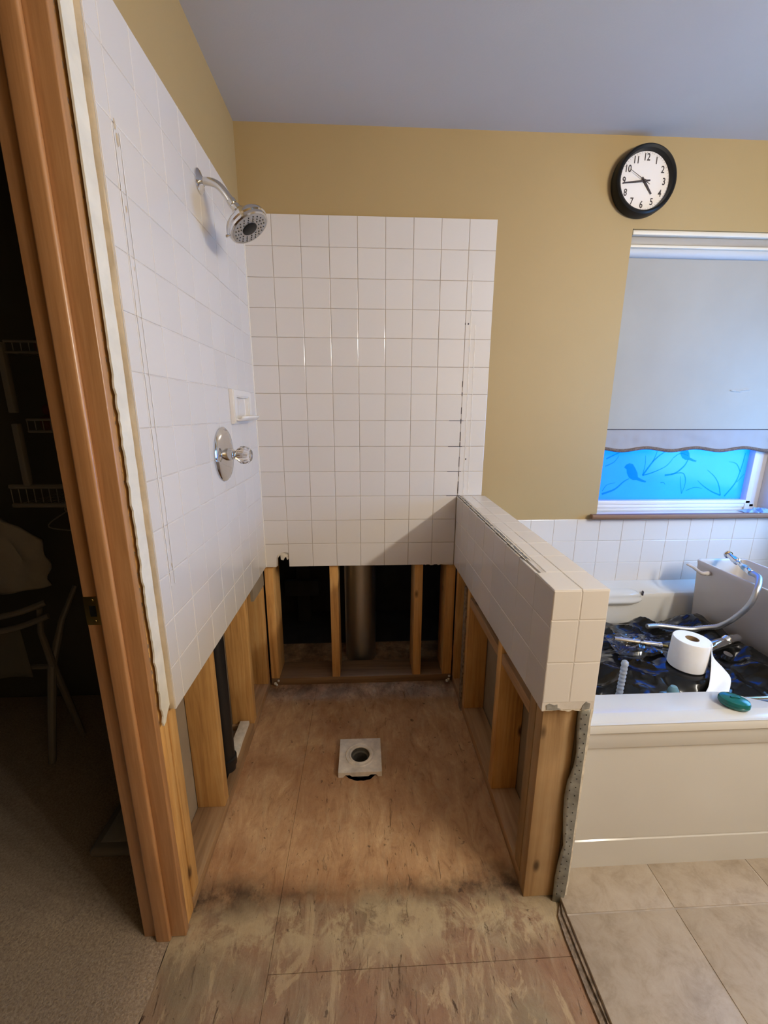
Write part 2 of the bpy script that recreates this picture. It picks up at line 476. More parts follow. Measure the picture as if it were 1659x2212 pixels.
# ------------------------------------------------------------------ THE SETTING
P = 0.1095
ZT = 2.058                     # top of the wall tile
ZB = ZT - 13 * P               # its cut lower edge
CEIL = 2.352

ROT_F = (0, 0, 0); ROT_R = (0, 0, PI / 2); ROT_L = (0, 0, -PI / 2); ROT_T = (-PI / 2, 0, 0)
_tiles = {}
def tile_mesh(w, h):
    k = (round(w, 4), round(h, 4))
    if k not in _tiles:
        bm = B(); g = 0.0014; t = 0.006
        box(bm, -w / 2 + g / 2, w / 2 - g / 2, 0, t, -h / 2 + g / 2, h / 2 - g / 2)
        es = [e for e in bm.edges if all(v.co.y < 1e-6 for v in e.verts)]
        bmesh.ops.bevel(bm, geom=es, offset=0.0018, segments=2, affect='EDGES', profile=0.5)
        _tiles[k] = mesh_of(bm, 'tile', M['tile'], 0)
    return _tiles[k]

def tile(parent, cx, cy, cz, w, h, rot, name='tile', jit=0.0003):
    o = bpy.data.objects.new(name, tile_mesh(w, h))
    n = {ROT_F: Vector((0, -1, 0)), ROT_R: Vector((1, 0, 0)), ROT_L: Vector((-1, 0, 0)), ROT_T: Vector((0, 0, 1))}[rot]
    o.location = Vector((cx, cy, cz)) + n * rnd.uniform(-jit, jit)
    o.rotation_euler = (rot[0] + rnd.uniform(-.001, .001), rot[1], rot[2] + rnd.uniform(-.001, .001))
    return _link(o, parent)

def simple(name, parent, x0, x1, y0, y1, z0, z1, mat, bev=0.0, label=None):
    return obj(name, box(B(), x0, x1, y0, y1, z0, z1, bev), mat, parent, label=label)

def ragged(p0, p1, n, amp, seed):
    """points from p0 to p1 with sideways jitter (2D)"""
    r = random.Random(seed); out = []
    d = (p1[0] - p0[0], p1[1] - p0[1]); L = math.hypot(*d); nx, ny = -d[1] / L, d[0] / L
    for i in range(n + 1):
        t = i / n; a = 0 if i in (0, n) else r.uniform(-amp, amp)
        out.append((p0[0] + d[0] * t + nx * a, p0[1] + d[1] * t + ny * a))
    return out

# ---- floor
floor = struct('floor', 'bare plywood subfloor of the torn-out shower with stone tile floor beside it')
hole = [(0.430 + (0.074 + rnd.uniform(-.004, .004)) * math.cos(a), -0.478 + (0.072 + rnd.uniform(-.004, .004)) * math.sin(a)) for a in [2 * PI * k / 40 for k in range(40)]]
def panel(x0, x1, y0, y1, holes=()):
    bm = B(); prism_holes(bm, [(x0, y0), (x1, y0), (x1, y1), (x0, y1)], list(holes), 2, -0.018, 0.0)
    return obj('subfloor_panel', bm, M['subfloor'], floor, smooth=0.5)
panel(-0.058, 0.2085, -1.96, 0.40); panel(0.2095, 1.4, -1.0810, 0.40, [hole]); panel(0.2095, 0.98, -1.96, -1.0822)
panel(-0.058, 0.98, -3.3, -1.9615)
simple('joist_deck', floor, -2.4, 2.6, -3.3, 1.0, -0.34, -0.30, M['void'])
bm = B(); lathe(bm, [(0.085, -0.001), (0.085, -0.20)], 32, Matrix.Translation((0.43, -0.478, -0.018)))
obj('hole_side', bm, M['void'], floor)
# stone floor tiles with recessed joints
simple('tile_bed', floor, 0.986, 2.52, -3.3, -0.85, -0.018, 0.0172, M['grout'])
xs = [0.9865, 1.283, 1.588, 1.893, 2.198, 2.52]; ys = [-0.86, -1.006, -1.311, -1.616, -1.921, -2.226, -2.531, -2.836, -3.3]
for i in range(5):
    for j in range(8):
        g = 0.0022
        simple('floor_tile', floor, xs[i] + (0 if i == 0 else g), xs[i + 1] - g, ys[j + 1] + g, ys[j] - g, 0.004, 0.0195 + rnd.uniform(-.0004, .0004), M['floor_tile'], 0.0015)
# torn edge of backer board and thinset along the tile edge
bm = B(); r = random.Random(5)
e = [(0.986, -0.965), (0.986, -3.3)] + [(0.968 + r.uniform(-.007, .006), -3.3 + k * 0.05) for k in range(47)]
prism(bm, e, 2, 0.0, 0.006); obj('torn_underlay', bm, M['gypsum'], floor, smooth=0)
bm = B(); e = [(0.9855, -0.97), (0.9855, -3.3)] + [(0.978 + r.uniform(-.003, .003), -3.3 + k * 0.05) for k in range(47)]
prism(bm, e, 2, 0.006, 0.012); obj('thinset_edge', bm, M['gypsum'], floor, smooth=0)

# ---- carpet beyond the doorway (pile)
bm = B()
def cf(u, v):
    x = -2.29 + u * (2.29 - 0.058); y = -3.29 + v * 3.26
    e = min(1.0, (1 - u) * 60)
    return Vector((x + (0.006 * mn.noise(Vector((y * 14, 0, 0))) if u == 1 else 0), y, 0.004 + 0.008 * e + 0.004 * mn.noise(Vector((x * 5, y * 5, 0)))))
grid(bm, 90, 110, cf)
o = obj('carpet', bm, M['carpet'], None, 'stuff', 'brown low pile carpet on the dark closet floor beyond the doorway', 'carpet')

# ---- ceiling
bm = box(B(), -2.4, 2.65, -3.4, 0.2, CEIL, CEIL + 0.05); obj('ceiling', bm, M['ceiling'], None, 'structure', 'grey painted ceiling over the whole bathroom', smooth=0)

# ---- left wall
WL = struct('wall_left', 'left wall with white tile above and exposed studs below')
simple('painted_drywall', WL, -0.114, -0.013, -0.975, 0.012, ZT - 0.004, CEIL, M['yellow'])
simple('door_header', WL, -0.127, -0.013, -1.80, -0.975, 2.06, CEIL, M['yellow'])
simple('painted_drywall', WL, -0.127, -0.013, -3.3, -1.82, 0.0, CEIL, M['yellow'])
simple('tile_backer', WL, -0.024, -0.0014, -0.934, 0.0, ZB + 0.004, ZT - 0.0008, M['grout_light'])
YJ = [0.0] + [-(0.1223 + k * P) for k in range(8)] + [-0.933]
for c in range(9):
    ya, yb = YJ[c + 1], YJ[c]
    if c == 0: yb = -0.001
    for r_ in range(13):
        z1 = ZT - r_ * P; z0 = z1 - P
        tile(WL, 0.0, (ya + yb) / 2, (z0 + z1) / 2, yb - ya, P, ROT_R, 'tile' if c < 8 else 'edge_tile')
bm = B(); box(bm, -0.001, 0.0035, -0.004, 0.0008, ZB, ZT, 0.0015); obj('corner_caulk', bm, M['caulk'], WL)
# painted strip where the door casing was, with old caulk beside the tile edge
pts = [(-0.934, 0.655), (-0.934, CEIL)] + [(-0.9735, CEIL)] + ragged((-0.9735, 1.45), (-0.972, 0.622), 70, 0.0028, 3)[0:] + [(-0.962, 0.626), (-0.95, 0.642)]
bm = B(); prism(bm, pts, 0, -0.0158, -0.012); obj('plaster_strip', bm, M['strip'], WL, smooth=0)
bm = B(); r = random.Random(11); a = []; b_ = []
for k in range(61):
    z = 0.640 + k * (CEIL - 0.645) / 60
    a.append((bm.verts.new((-0.0008, -0.9322, z)), bm.verts.new((-0.004 + r.uniform(-.001, .001), -0.9350 - r.uniform(0, .001), z)), bm.verts.new((-0.0119, -0.9375 + r.uniform(-.001, .001), z)), bm.verts.new((-0.02, -0.935, z))))
for q, s_ in zip(a[:-1], a[1:]):
    for i in range(3): bm.faces.new((q[i], q[i + 1], s_[i + 1], s_[i]))
obj('old_caulk_line', bm, M['old_caulk'], WL)
bm = B(); r = random.Random(12)
grid(bm, 6, 300, lambda u, v: Vector((-0.026 + 0.006 * mn.noise(Vector((u * 6, v * 300 * .35, 2))) + 0.004 * (1 - u), -0.981 + u * 0.016, 0.62 + v * 1.73)))
obj('gypsum_edge', bm, M['gypsum'], WL, smooth=0)
# framing behind the removed lower wall
def stud(parent, x0, x1, y0, y1, z0, z1, mat='stud', name='stud', label=None):
    return obj(name, box(B(), x0, x1, y0, y1, z0, z1, 0.0025), M[mat], parent, label=label)
stud(WL, -0.114, -0.024, -0.972, -0.934, 0.0, 2.05); stud(WL, -0.114, -0.022, -0.932, -0.894, 0.038, 2.05)
stud(WL, -0.113, -0.022, -0.665, -0.627, 0.038, 1.2); stud(WL, -0.113, -0.022, -0.285, -0.247, 0.038, 1.2); stud(WL, -0.113, -0.022, -0.022, 0.016, 0.038, 1.2)
stud(WL, -0.114, -0.022, -0.934, -0.622, 0.0, 0.038, 'plate', 'bottom_plate'); stud(WL, -0.114, -0.022, -0.292, 0.016, 0.0, 0.038, 'plate', 'bottom_plate')
# the notched length of bottom plate beneath the pipe
bm = B(); r = random.Random(9)
pl = [(-0.622, 0.0), (-0.292, 0.0), (-0.292, 0.046), (-0.40, 0.046), (-0.43, 0.040), (-0.47, 0.041), (-0.50, 0.030), (-0.53, 0.034), (-0.57, 0.031), (-0.622, 0.036)]
prism(bm, pl, 0, -0.052, -0.022); obj('notched_plate', bm, M['plate'], WL, smooth=0.4)
simple('plate_splice', WL, -0.078, -0.040, -0.47, -0.292, 0.0, 0.060, M['plaster'], 0.002, 'pale painted offcut')
simple('closet_drywall', WL, -0.127, -0.1145, -0.979, 0.30, 0.0, CEIL, M['paper'])
bm = B(); prism(bm, [(-0.205, 0.562), (-0.135, 0.558), (-0.022, 0.556), (-0.022, 0.66), (-0.205, 0.66)], 0, -0.021, -0.010); obj('drywall_remnant', bm, M['paper'], WL, smooth=0)

# ---- back wall
WB = struct('wall_back', 'back wall with white tile above open framing, tan paint and tub surround')
XC = [0.0] + [0.1048 + k * P for k in range(8)] + [0.981]
NOTCH = [(0.050, 0.680), (0.055, 0.693), (0.066, 0.700), (0.085, 0.706), (0.1038, 0.701)]
for r_ in range(13):
    z1 = ZT - r_ * P; z0 = z1 - P
    for c in range(9):
        x0, x1 = XC[c], XC[c + 1]
        if r_ >= 10:
            if c == 8: continue
            if c == 7: x1 = 0.867
        if r_ == 12 and c == 0:
            bm = B(); prism(bm, [(0.0025, z0), (0.047, z0)] + NOTCH + [(0.1038, z1 - .001), (0.0025, z1 - .001)], 1, 0.0, 0.006)
            obj('tile', bm, M['tile'], WB, label='broken corner tile', smooth=0.3); continue
        if c == 0: x0 = 0.0018
        tile(WB, (x0 + x1) / 2, 0.0, (z0 + z1) / 2, x1 - x0, P, ROT_F, 'tile' if c < 8 else 'edge_tile')
# grout bed and backing board (with the broken corner)
bm = B(); o1 = [(0.0, ZB + .004), (0.051, ZB + .004), (0.054, 0.684)] + [(x, z + .004) for x, z in NOTCH[1:]] + [(0.1055, ZB + .004), (0.868, ZB + .004), (0.868, 0.955), (0.9805, 0.955), (0.9805, ZT - .0008), (0.0, ZT - .0008)]
prism(bm, o1, 1, 0.0016, 0.0055); obj('grout_bed', bm, M['grout'], WB, smooth=0)
bm = B(); o2 = [(-0.02, ZB + .001), (0.050, ZB + .001), (0.052, 0.672), (0.061, 0.684), (0.066, 0.690), (0.068, 0.668), (0.079, 0.664), (0.085, 0.676), (0.092, 0.681), (0.096, 0.666), (0.105, 0.672), (0.106, ZB + .001)]
rg = ragged((0.70, ZB + 0.001), (0.868, ZB - 0.004), 14, 0.004, 8)
prism(bm, o2 + [(0.106, ZB + .001)] + rg + [(0.868, 0.955), (0.9795, 0.955), (0.9795, ZT - .001), (-0.02, ZT - .001)], 1, 0.006, 0.0195); obj('drywall_core', bm, M['plaster'], WB, smooth=0)
# painted field: pieces around the window opening
WX0, WX1, WZ0, WZ1 = 1.530, 2.385, 0.862, 2.040
def paint(x0, x1, z0, z1): simple('painted_drywall', WB, x0, x1, 0.008, 0.0195, z0, z1, M['yellow'])
paint(-0.02, WX1 + .2, WZ1, CEIL)
simple('painted_drywall', WB, -0.02, 0.9815, 0.008, 0.02, ZT, WZ1 + .0, M['yellow']) if ZT < WZ1 else None
paint(0.9815, WX0, 0.845, WZ1); paint(WX1, 2.65, 0.845, WZ1)
simple('framing_core', WB, 0.9815, WX0, 0.0195, 0.070, 0.858, WZ1, M['yellow']); simple('framing_core', WB, 0.9815, WX0 - .12, 0.070, 0.16, 0.858, WZ1, M['yellow']); simple('framing_core', WB, WX1, 2.65, 0.0195, 0.16, 0.845, WZ1, M['vinyl']); simple('framing_core', WB, -0.2, 2.65, 0.0195, 0.16, WZ1 + .002, CEIL, M['yellow'])
simple('framing_core', WB, 1.41, 2.65, 0.0195, 0.16, -0.34, 0.858, M['void']); simple('framing_core', WB, 0.9815, 1.41, 0.0195, 0.16, 0.001, 0.858, M['void'])
# tile above the tub
simple('grout_bed', WB, 0.997, 2.52, 0.0016, 0.008, 0.535, 0.846, M['grout_light'])
zs = [0.847, 0.7415, 0.633, 0.5365]; xt = [0.9975] + [1.1098 + k * P for k in range(13)] + [2.519]
for i in range(len(xt) - 1):
    for j in range(3):
        tile(WB, (xt[i] + xt[i + 1]) / 2, 0.0, (zs[j] + zs[j + 1]) / 2, xt[i + 1] - xt[i], zs[j] - zs[j + 1], ROT_F)
# old sealant lines where the glass door track was
def residue(parent, f, seed, n=90, w=0.0022):
    bm = B(); grid(bm, n, 2, lambda u, v: f(u, (v - .5) * w * (1 + 1.2 * mn.noise(Vector((u * 40, seed, 0)))), 0.0012 + 0.0008 * mn.noise(Vector((u * 90, v * 2, seed)))))
    return obj('sealant_residue', bm, M['caulk'], parent, smooth=0)
for k, xx in enumerate((0.893, 0.914)): residue(WB, lambda u, a, h: Vector((xx + 0.004 * (1 - u) + a, -h, 0.975 + u * (0.885 if k == 0 else 0.70))), k)
for k, yy in enumerate((-0.866, -0.884)): residue(WL, lambda u, a, h: Vector((h, yy + a, 0.93 + u * 0.90)), k + 5)
bm = B(); rr = random.Random(3)
for (z, L) in ((1.443, .012), (1.402, .008), (1.334, .014), (1.225, .020), (1.19, .01), (1.115, .022), (1.06, .01), (1.005, .022), (0.985, .012), (1.679, .004), (1.29, .01)):
    w = rr.uniform(.0012, .002); box(bm, 0.8713 - w, 0.8713 + w, -0.0006, 0.0015, z - L, z + L)
for z in (0.963, 1.0725, 1.182, 1.2915): box(bm, 0.82, 0.882, -0.0004, 0.0015, z - .0012, z + .0012)
lathe(bm, [(0, .0012), (.003, .001), (.0035, 0)], 8, axis_matrix((0.884, -0.0002, 1.679), (0, -1, 0))); lathe(bm, [(0, .0012), (.003, .001), (.0035, 0)], 8, axis_matrix((0.90, -0.0002, 1.127), (0, -1, 0)))
obj('mildew_specks', bm, M['ink'], WB, kind='stuff', smooth=0)
bm = B()
for (y, z, a) in ((-0.878, 1.838, .006), (-0.874, 1.815, .007), (-0.873, 1.703, .004), (-0.869, 0.976, .004), (-0.882, 1.35, .003), (-0.872, 1.60, .003)):
    lathe(bm, [(0, .0008), (a * .6, .0006), (a, 0)], 9, axis_matrix((0.0002, y, z), (1, 0, 0)) @ Matrix.Diagonal((1.6, .6, 1, 1)))
obj('stain_spots', bm, M['old_caulk'], WL, kind='stuff', smooth=0)
# exposed framing, 2x6
stud(WB, -0.016, 0.024, 0.020, 0.16, 0.038, 1.2); stud(WB, 0.286, 0.325, 0.020, 0.16, 0.038, 1.2); stud(WB, 0.688, 0.728, 0.020, 0.16, 0.038, 1.2); stud(WB, 0.838, 0.884, 0.020, 0.16, 0.038, 1.2)
stud(WB, -0.016, 0.884, 0.020, 0.16, 0.0, 0.038, 'plate_x', 'bottom_plate')
bm = B(); r = random.Random(4)
for (x, y, z) in [(0.868, 0.002, 0.02), (0.872, 0.006, 0.035), (0.862, 0.008, 0.008), (0.012, 0.006, 0.012), (0.02, 0.012, 0.03), (0.006, 0.002, 0.022)]:
    bmesh.ops.create_icosphere(bm, subdivisions=1, radius=r.uniform(.006, .012), matrix=Matrix.Translation((x, y, z)))
obj('plaster_crumbs', bm, M['plaster'], WB, kind='stuff', smooth=0)
# dark chase behind
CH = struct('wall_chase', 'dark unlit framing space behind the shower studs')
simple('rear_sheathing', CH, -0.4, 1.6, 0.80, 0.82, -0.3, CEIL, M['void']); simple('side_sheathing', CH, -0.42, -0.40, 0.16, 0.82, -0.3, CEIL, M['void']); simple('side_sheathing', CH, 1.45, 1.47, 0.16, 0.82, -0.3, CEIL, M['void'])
simple('side_sheathing', CH, -0.42, -0.128, 0.022, 0.16, -0.3, 1.27, M['void']); simple('top_sheathing', CH, -0.42, 1.47, 0.16, 0.82, 1.25, 1.27, M['void'])  # first panel added only to keep sky light from leaking into the chase
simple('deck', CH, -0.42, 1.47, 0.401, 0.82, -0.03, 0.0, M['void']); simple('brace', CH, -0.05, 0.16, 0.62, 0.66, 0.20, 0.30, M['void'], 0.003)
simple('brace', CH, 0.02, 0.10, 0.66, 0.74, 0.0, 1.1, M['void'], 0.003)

# ---- half wall between shower and tub
WP = struct('wall_partition', 'half wall of white tile between shower and bathtub, opened up below')
PX0, PX1, PY = 0.868, 0.996, -0.980
def ptop(y): return 0.963 + 0.017 * (y / 0.98)
yj = [-0.002] + [-0.004 - k * P for k in range(1, 9)] + [PY + 0.0]
rows = [(ptop(0) - .0035, None)]
for i in range(9):
    ya, yb = yj[i + 1], yj[i]
    zt = ptop((ya + yb) / 2) - 0.002
    lv = [zt, 0.963 - 0.0895 - .0035 * 0, 0.963 - 0.199, ZB]
    zz = [zt, ZB + 2 * P, ZB + P, ZB]
    for j in range(3):
        if i == 8 and j == 0:
            pass
        tile(WP, PX0, (ya + yb) / 2, (zz[j] + zz[j + 1]) / 2, yb - ya, zz[j] - zz[j + 1], ROT_L)
    # two rows of cap tile; the inner row starts behind the groove of the removed glass
    yc = (ya + yb) / 2
    xin = PX0 + (0.024 if yb > -0.80 and i < 8 else 0.0)
    xm = PX0 + 0.064
    for (xa, xb) in ((xin, xm), (xm, PX1)):
        t = tile(WP, (xa + xb) / 2, yc, ptop(yc), xb - xa, yb - ya, ROT_T, 'cap_tile'); t.rotation_euler[0] -= math.atan(0.017 / 0.98) * -1
zf = [0.944, 0.872, 0.764, 0.657]
for j in range(3):
    for (xa, xb) in ((PX0, PX0 + 0.064), (PX0 + 0.064, PX1)):
        tile(WP, (xa + xb) / 2, PY, (zf[j] + zf[j + 1]) / 2, xb - xa, zf[j] - zf[j + 1], ROT_F)
simple('grout_bed', WP, PX0 + .0008, PX1 - .0008, PY + .0007, -0.001, ZB + .004, 0.9395, M['grout_light'])
bm = B(); xs_ = (PX0 + .012, PX1 - .0014)
vs = [bm.verts.new((x, y, z)) for (y, dz) in ((PY + .0016, 0), (-0.001, 0)) for x in xs_ for z in (0.93, ptop(y) - .0009)]
bmesh.ops.convex_hull(bm, input=bm.verts[:]); obj('cap_bed', bm, M['grout_light'], WP, smooth=0)
# groove with grey sealant where the glass panel stood
bm = B()
def sealant(u, v):
    y = -0.01 - u * 0.775
    return Vector((PX0 + 0.004 + v * 0.018 + 0.0012 * mn.noise(Vector((u * 40, v, 3))), y, ptop(y) - 0.0015 + 0.0015 * mn.noise(Vector((u * 60, v * 4, 1))) + 0.001 * math.sin(v * PI)))
grid(bm, 120, 5, sealant); obj('grey_sealant', bm, plain('grey_sealant', (0.17, 0.165, 0.16, 1), 0.7, var=0.4, scale=50, bstr=0.5, bscale=100), WP)
bm = B()
for s0, off in ((0.0085, 0), (0.0205, 4)):
    grid(bm, 120, 3, lambda u, v: Vector((PX0 + s0 - .003 + v * (0.003 + 0.003 * mn.noise(Vector((u * 33, off, 5)))), -0.01 - u * 0.79, ptop(-0.01 - u * .79) + 0.0006 + 0.0012 * mn.noise(Vector((u * 80, v * 3, off))))))
obj('sealant_residue', bm, M['plaster'], WP)
# torn plaster under the front tile
pts = [(PX0 + .004, ZB), (PX0 + .004, 0.66), (PX1, 0.66), (PX1, ZB + .002)] + ragged((PX1 - .02, ZB - .002), (PX0 + .02, ZB + .0), 14, 0.004, 21)
bm = B(); prism(bm, pts, 1, PY + .002, PY + 0.028); obj('torn_plaster', bm, M['plaster'], WP, smooth=0)
bm = B(); rr = random.Random(2); pp = [(0.880, 0.640), (0.878, 0.652), (0.886, 0.656), (0.898, 0.651), (0.905, 0.653), (0.906, 0.644), (0.915, 0.640), (0.900, 0.637)]
prism(bm, pp, 1, PY - .0006, PY + .004); pp = [(0.965, 0.636), (0.967, 0.648), (0.975, 0.658), (0.985, 0.653), (0.984, 0.638)]
prism(bm, pp, 1, PY - .0006, PY + .004); obj('mortar_patch', bm, plain('grey_mortar', (0.26, 0.25, 0.23, 1), .9, var=.3, scale=50), WP, smooth=0)
# tub side of the half wall, framing and plates
simple('tub_side_drywall', WP, 0.979, 0.996, -0.948, 0.0, 0.36, 0.94, M['paper'])
simple('tub_side_drywall', WP, 0.979, 0.996, -0.948, -0.86, 0.0, 0.36, M['paper']); simple('tub_side_drywall', WP, 0.979, 0.996, -0.70, 0.0, 0.0, 0.36, M['paper'])
stud(WP, 0.889, 0.977, -0.948, -0.910, 0.0, 0.90, 'post', 'end_stud'); stud(WP, 0.889, 0.977, -0.908, -0.870, 0.038, 0.90, 'post', 'end_stud')
stud(WP, 0.889, 0.977, -0.640, -0.602, 0.038, 0.90); stud(WP, 0.889, 0.977, -0.232, -0.194, 0.038, 0.90); stud(WP, 0.889, 0.977, -0.020, 0.018, 0.038, 0.90)
stud(WP, 0.889, 0.977, -0.912, 0.018, 0.0, 0.038, 'plate', 'bottom_plate')
stud(WP, 0.890, 0.976, -0.602, -0.234, 0.537, 0.575, 'plate', 'blocking'); stud(WP, 0.890, 0.976, -0.868, -0.642, 0.537, 0.575, 'plate', 'blocking')
simple('backer_board', WP, 0.874, 0.888, PY + .03, -0.002, ZB + .002, 0.93, M['paper'])
bm = B(); prism(bm, ragged((-0.20, 0.0), (-0.20, 0.60), 24, 0.006, 31) + [(-0.165, 0.6), (-0.165, 0.0)], 0, 0.882, 0.8885); obj('drywall_remnant', bm, M['gypsum'], WP, smooth=0)
# bent perforated corner bead hanging at the outer front corner
bm = B()
prof = [(0.635, 0.972, 0.998), (0.60, 0.971, 0.995), (0.55, 0.972, 0.996), (0.50, 0.976, 0.995), (0.455, 0.974, 0.996), (0.41, 0.966, 0.996), (0.36, 0.964, 0.997), (0.30, 0.966, 0.997), (0.25, 0.969, 0.997), (0.205, 0.974, 0.998), (0.185, 0.971, 0.998), (0.14, 0.968, 0.998), (0.08, 0.967, 0.998), (0.03, 0.967, 0.996), (0.0, 0.966, 0.990)]
rows_ = []
for z, a, b_ in prof:
    rows_.append([bm.verts.new((a + (b_ - a) * t, -0.962 - 0.006 * t + (0.004 * math.sin(z * 22)) * (1 - t), z)) for t in (0, .33, .66, 1)] + [bm.verts.new((0.999, -0.955, z)), bm.verts.new((0.999, -0.93, z))])
for q, s_ in zip(rows_[:-1], rows_[1:]):
    for i in range(5): bm.faces.new((q[i], q[i + 1], s_[i + 1], s_[i]))
bead = obj('corner_bead', bm, M['bead'], WP, label='bent perforated metal corner bead'); md = bead.modifiers.new('s', 'SOLIDIFY'); md.thickness = 0.0008
bm = B(); rr = random.Random(6)
for k in range(44):
    z = 0.03 + k * 0.0135; f = 0.25 + 0.4 * (k % 2)
    j = min(range(len(prof)), key=lambda q: abs(prof[q][0] - z)); a = prof[j][1]; b_ = prof[j][2]
    x = a + (b_ - a) * f + rr.uniform(-.001, .001)
    lathe(bm, [(0.0, 0.0), (0.0017, 0.0), (0.0017, -.0006), (0, -.0006)], 8, Matrix.Translation((x, -0.9635 - 0.006 * f + (0.004 * math.sin(z * 22)) * (1 - f) - .0012, z)) @ Matrix.Rotation(PI / 2, 4, 'X'))
obj('bead_holes', bm, M['black'], WP, kind='stuff', smooth=0)
pts = [(0.9965, -0.9)] ; bm = B(); z_ = [0.655 - k * 0.033 for k in range(20)]
pts = [(0.9965, z) for z in z_] + [(1.003 + rr.uniform(-.0015, .0015), z) for z in z_[::-1]]
prism(bm, pts, 1, -0.967, -0.93); obj('plaster_edge', bm, M['plaster'], WP, smooth=0)
simple('tub_side_paint', WP, 0.9965, 1.002, -0.955, 0.0, 0.02, 0.930, M['strip'])

# ---- right, front and closet walls
WR = struct('wall_right', 'tan painted wall at the far right behind the bathtub end')
simple('painted_drywall', WR, 2.28, 2.50, -3.3, -1.15, -0.018, CEIL, M['yellow'])
VY0, VY1, VZ0, VZ1 = -1.00, -0.14, 0.87, 1.56          # second window, beyond the right edge of the photograph
for (a, b_, c, d_) in ((-1.15, VY0, -0.34, CEIL), (VY1, 0.02, -0.34, CEIL), (VY0, VY1, -0.34, VZ0), (VY0, VY1, VZ1, CEIL), (-3.3, -1.15, -0.34, CEIL)):
    simple('painted_drywall', WR, 2.52, 2.63, a, b_, c, d_, M['yellow'])
W2 = struct('window_2', 'white framed clear window in the right wall above the tub end')
for (a, b_, c, d_) in ((VY0, VY0 + .04, VZ0, VZ1), (VY1 - .04, VY1, VZ0, VZ1), (VY0 + .04, VY1 - .04, VZ0, VZ0 + .04), (VY0 + .04, VY1 - .04, VZ1 - .04, VZ1)):
    simple('sash_bar', W2, 2.575, 2.615, a, b_, c, d_, M['vinyl'], 0.003)
def clear_pane():
    m = bpy.data.materials.new('clear_glass'); m.use_nodes = True; nt = m.node_tree; nt.nodes.clear()
    o = N(nt, 'ShaderNodeOutputMaterial'); t = N(nt, 'ShaderNodeBsdfTransparent'); g = N(nt, 'ShaderNodeBsdfGlossy'); g.inputs['Roughness'].default_value = 0.02
    t.inputs['Color'].default_value = (.92, .95, .96, 1); x = N(nt, 'ShaderNodeMixShader'); x.inputs[0].default_value = 0.05
    nt.links.new(t.outputs[0], x.inputs[1]); nt.links.new(g.outputs[0], x.inputs[2]); nt.links.new(x.outputs[0], o.inputs['Surface']); return m
M['glass'] = clear_pane()
simple('pane', W2, 2.593, 2.597, VY0 + .03, VY1 - .03, VZ0 + .03, VZ1 - .03, M['glass'])
WF = struct('wall_front', 'tan painted wall behind the camera')
simple('painted_drywall', WF, -0.13, 2.63, -3.42, -3.3, -0.34, CEIL, M['yellow'])
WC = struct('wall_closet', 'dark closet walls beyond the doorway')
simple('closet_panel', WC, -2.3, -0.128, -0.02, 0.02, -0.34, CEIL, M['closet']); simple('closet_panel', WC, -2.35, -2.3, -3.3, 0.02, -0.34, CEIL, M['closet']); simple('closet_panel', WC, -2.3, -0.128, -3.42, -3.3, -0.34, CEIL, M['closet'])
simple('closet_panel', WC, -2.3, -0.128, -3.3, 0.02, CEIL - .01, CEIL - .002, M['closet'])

# ---- doorway: jamb with stop and strike plate
D1 = struct('door_1', 'stained wood door jamb with stop and brass strike plate')
def jbox(name, x0, x1, y0, y1, z0, z1, bev): return obj(name, box(B(), x0, x1, y0, y1, z0, z1, bev, 3), M['jamb'], D1)
jbox('jamb', -0.124, -0.018, -0.997, -0.979, 0.004, 2.06, 0.0025); jbox('door_stop', -0.090, -0.053, -1.009, -0.997, 0.004, 2.05, 0.005)
jbox('jamb', -0.124, -0.018, -1.82, -1.802, 0.004, 2.06, 0.002); jbox('head_jamb', -0.124, -0.018, -1.80, -0.998, 2.042, 2.06, 0.002)
bm = box(B(), -0.123, -0.094, -0.9985, -0.9965, 0.895, 0.958, 0.0006); sp = obj('strike_plate', bm, M['brass'], D1, label='brass strike plate')
bm = box(B(), -0.113, -0.100, -0.9990, -0.9980, 0.914, 0.938); obj('latch_hole', bm, M['black'], sp, smooth=0)
bm = B()
for z in (0.903, 0.950): lathe(bm, [(0, 0.0012), (0.003, 0.0008), (0.0036, 0)], 12, axis_matrix((-0.106, -0.9986, z), (0, -1, 0)))
obj('screw', bm, M['brass'], sp)

# ---- window
FX0 = WX0 - 0.115
WN = struct('window_1', 'white framed window with blue daylight and frosted bird film')
fy0, fy1 = 0.075, 0.125
def vin(name, x0, x1, y0, y1, z0, z1, bev=0.003): return obj(name, box(B(), x0, x1, y0, y1, z0, z1, bev), M['vinyl'], WN)
for k, (dx, dy) in enumerate(((0.0, 0.012), (0.028, 0.004), (0.052, 0.0))):
    w = (0.030, 0.026, 0.026)[k]
    vin('stile', WX1 - dx - w, WX1 - dx, fy0 + dy, fy1, WZ0, WZ1); vin('stile', FX0 + dx, FX0 + dx + w, fy0 + dy, fy1, WZ0, WZ1)
for k, (dz, dy) in enumerate(((0.0, 0.010), (0.018, 0.004), (0.036, 0.0))):
    vin('bottom_rail', FX0, WX1 - .024 * k, fy0 + dy, fy1, WZ0 + dz, WZ0 + dz + 0.0185, 0.004)
vin('top_rail', FX0, WX1, fy0, fy1, WZ1 - .05, WZ1); vin('meeting_rail', FX0, WX1, fy0 + .005, fy1, 1.42, 1.46)
bm = B(); grid(bm, 1, 1, lambda u, v: Vector((FX0 + .02 + u * (WX1 - FX0 - .04), 0.105, WZ0 + .03 + v * (WZ1 - WZ0 - .05)))); pane = obj('pane', bm, M['film'], WN, smooth=0, label='frosted film pane')
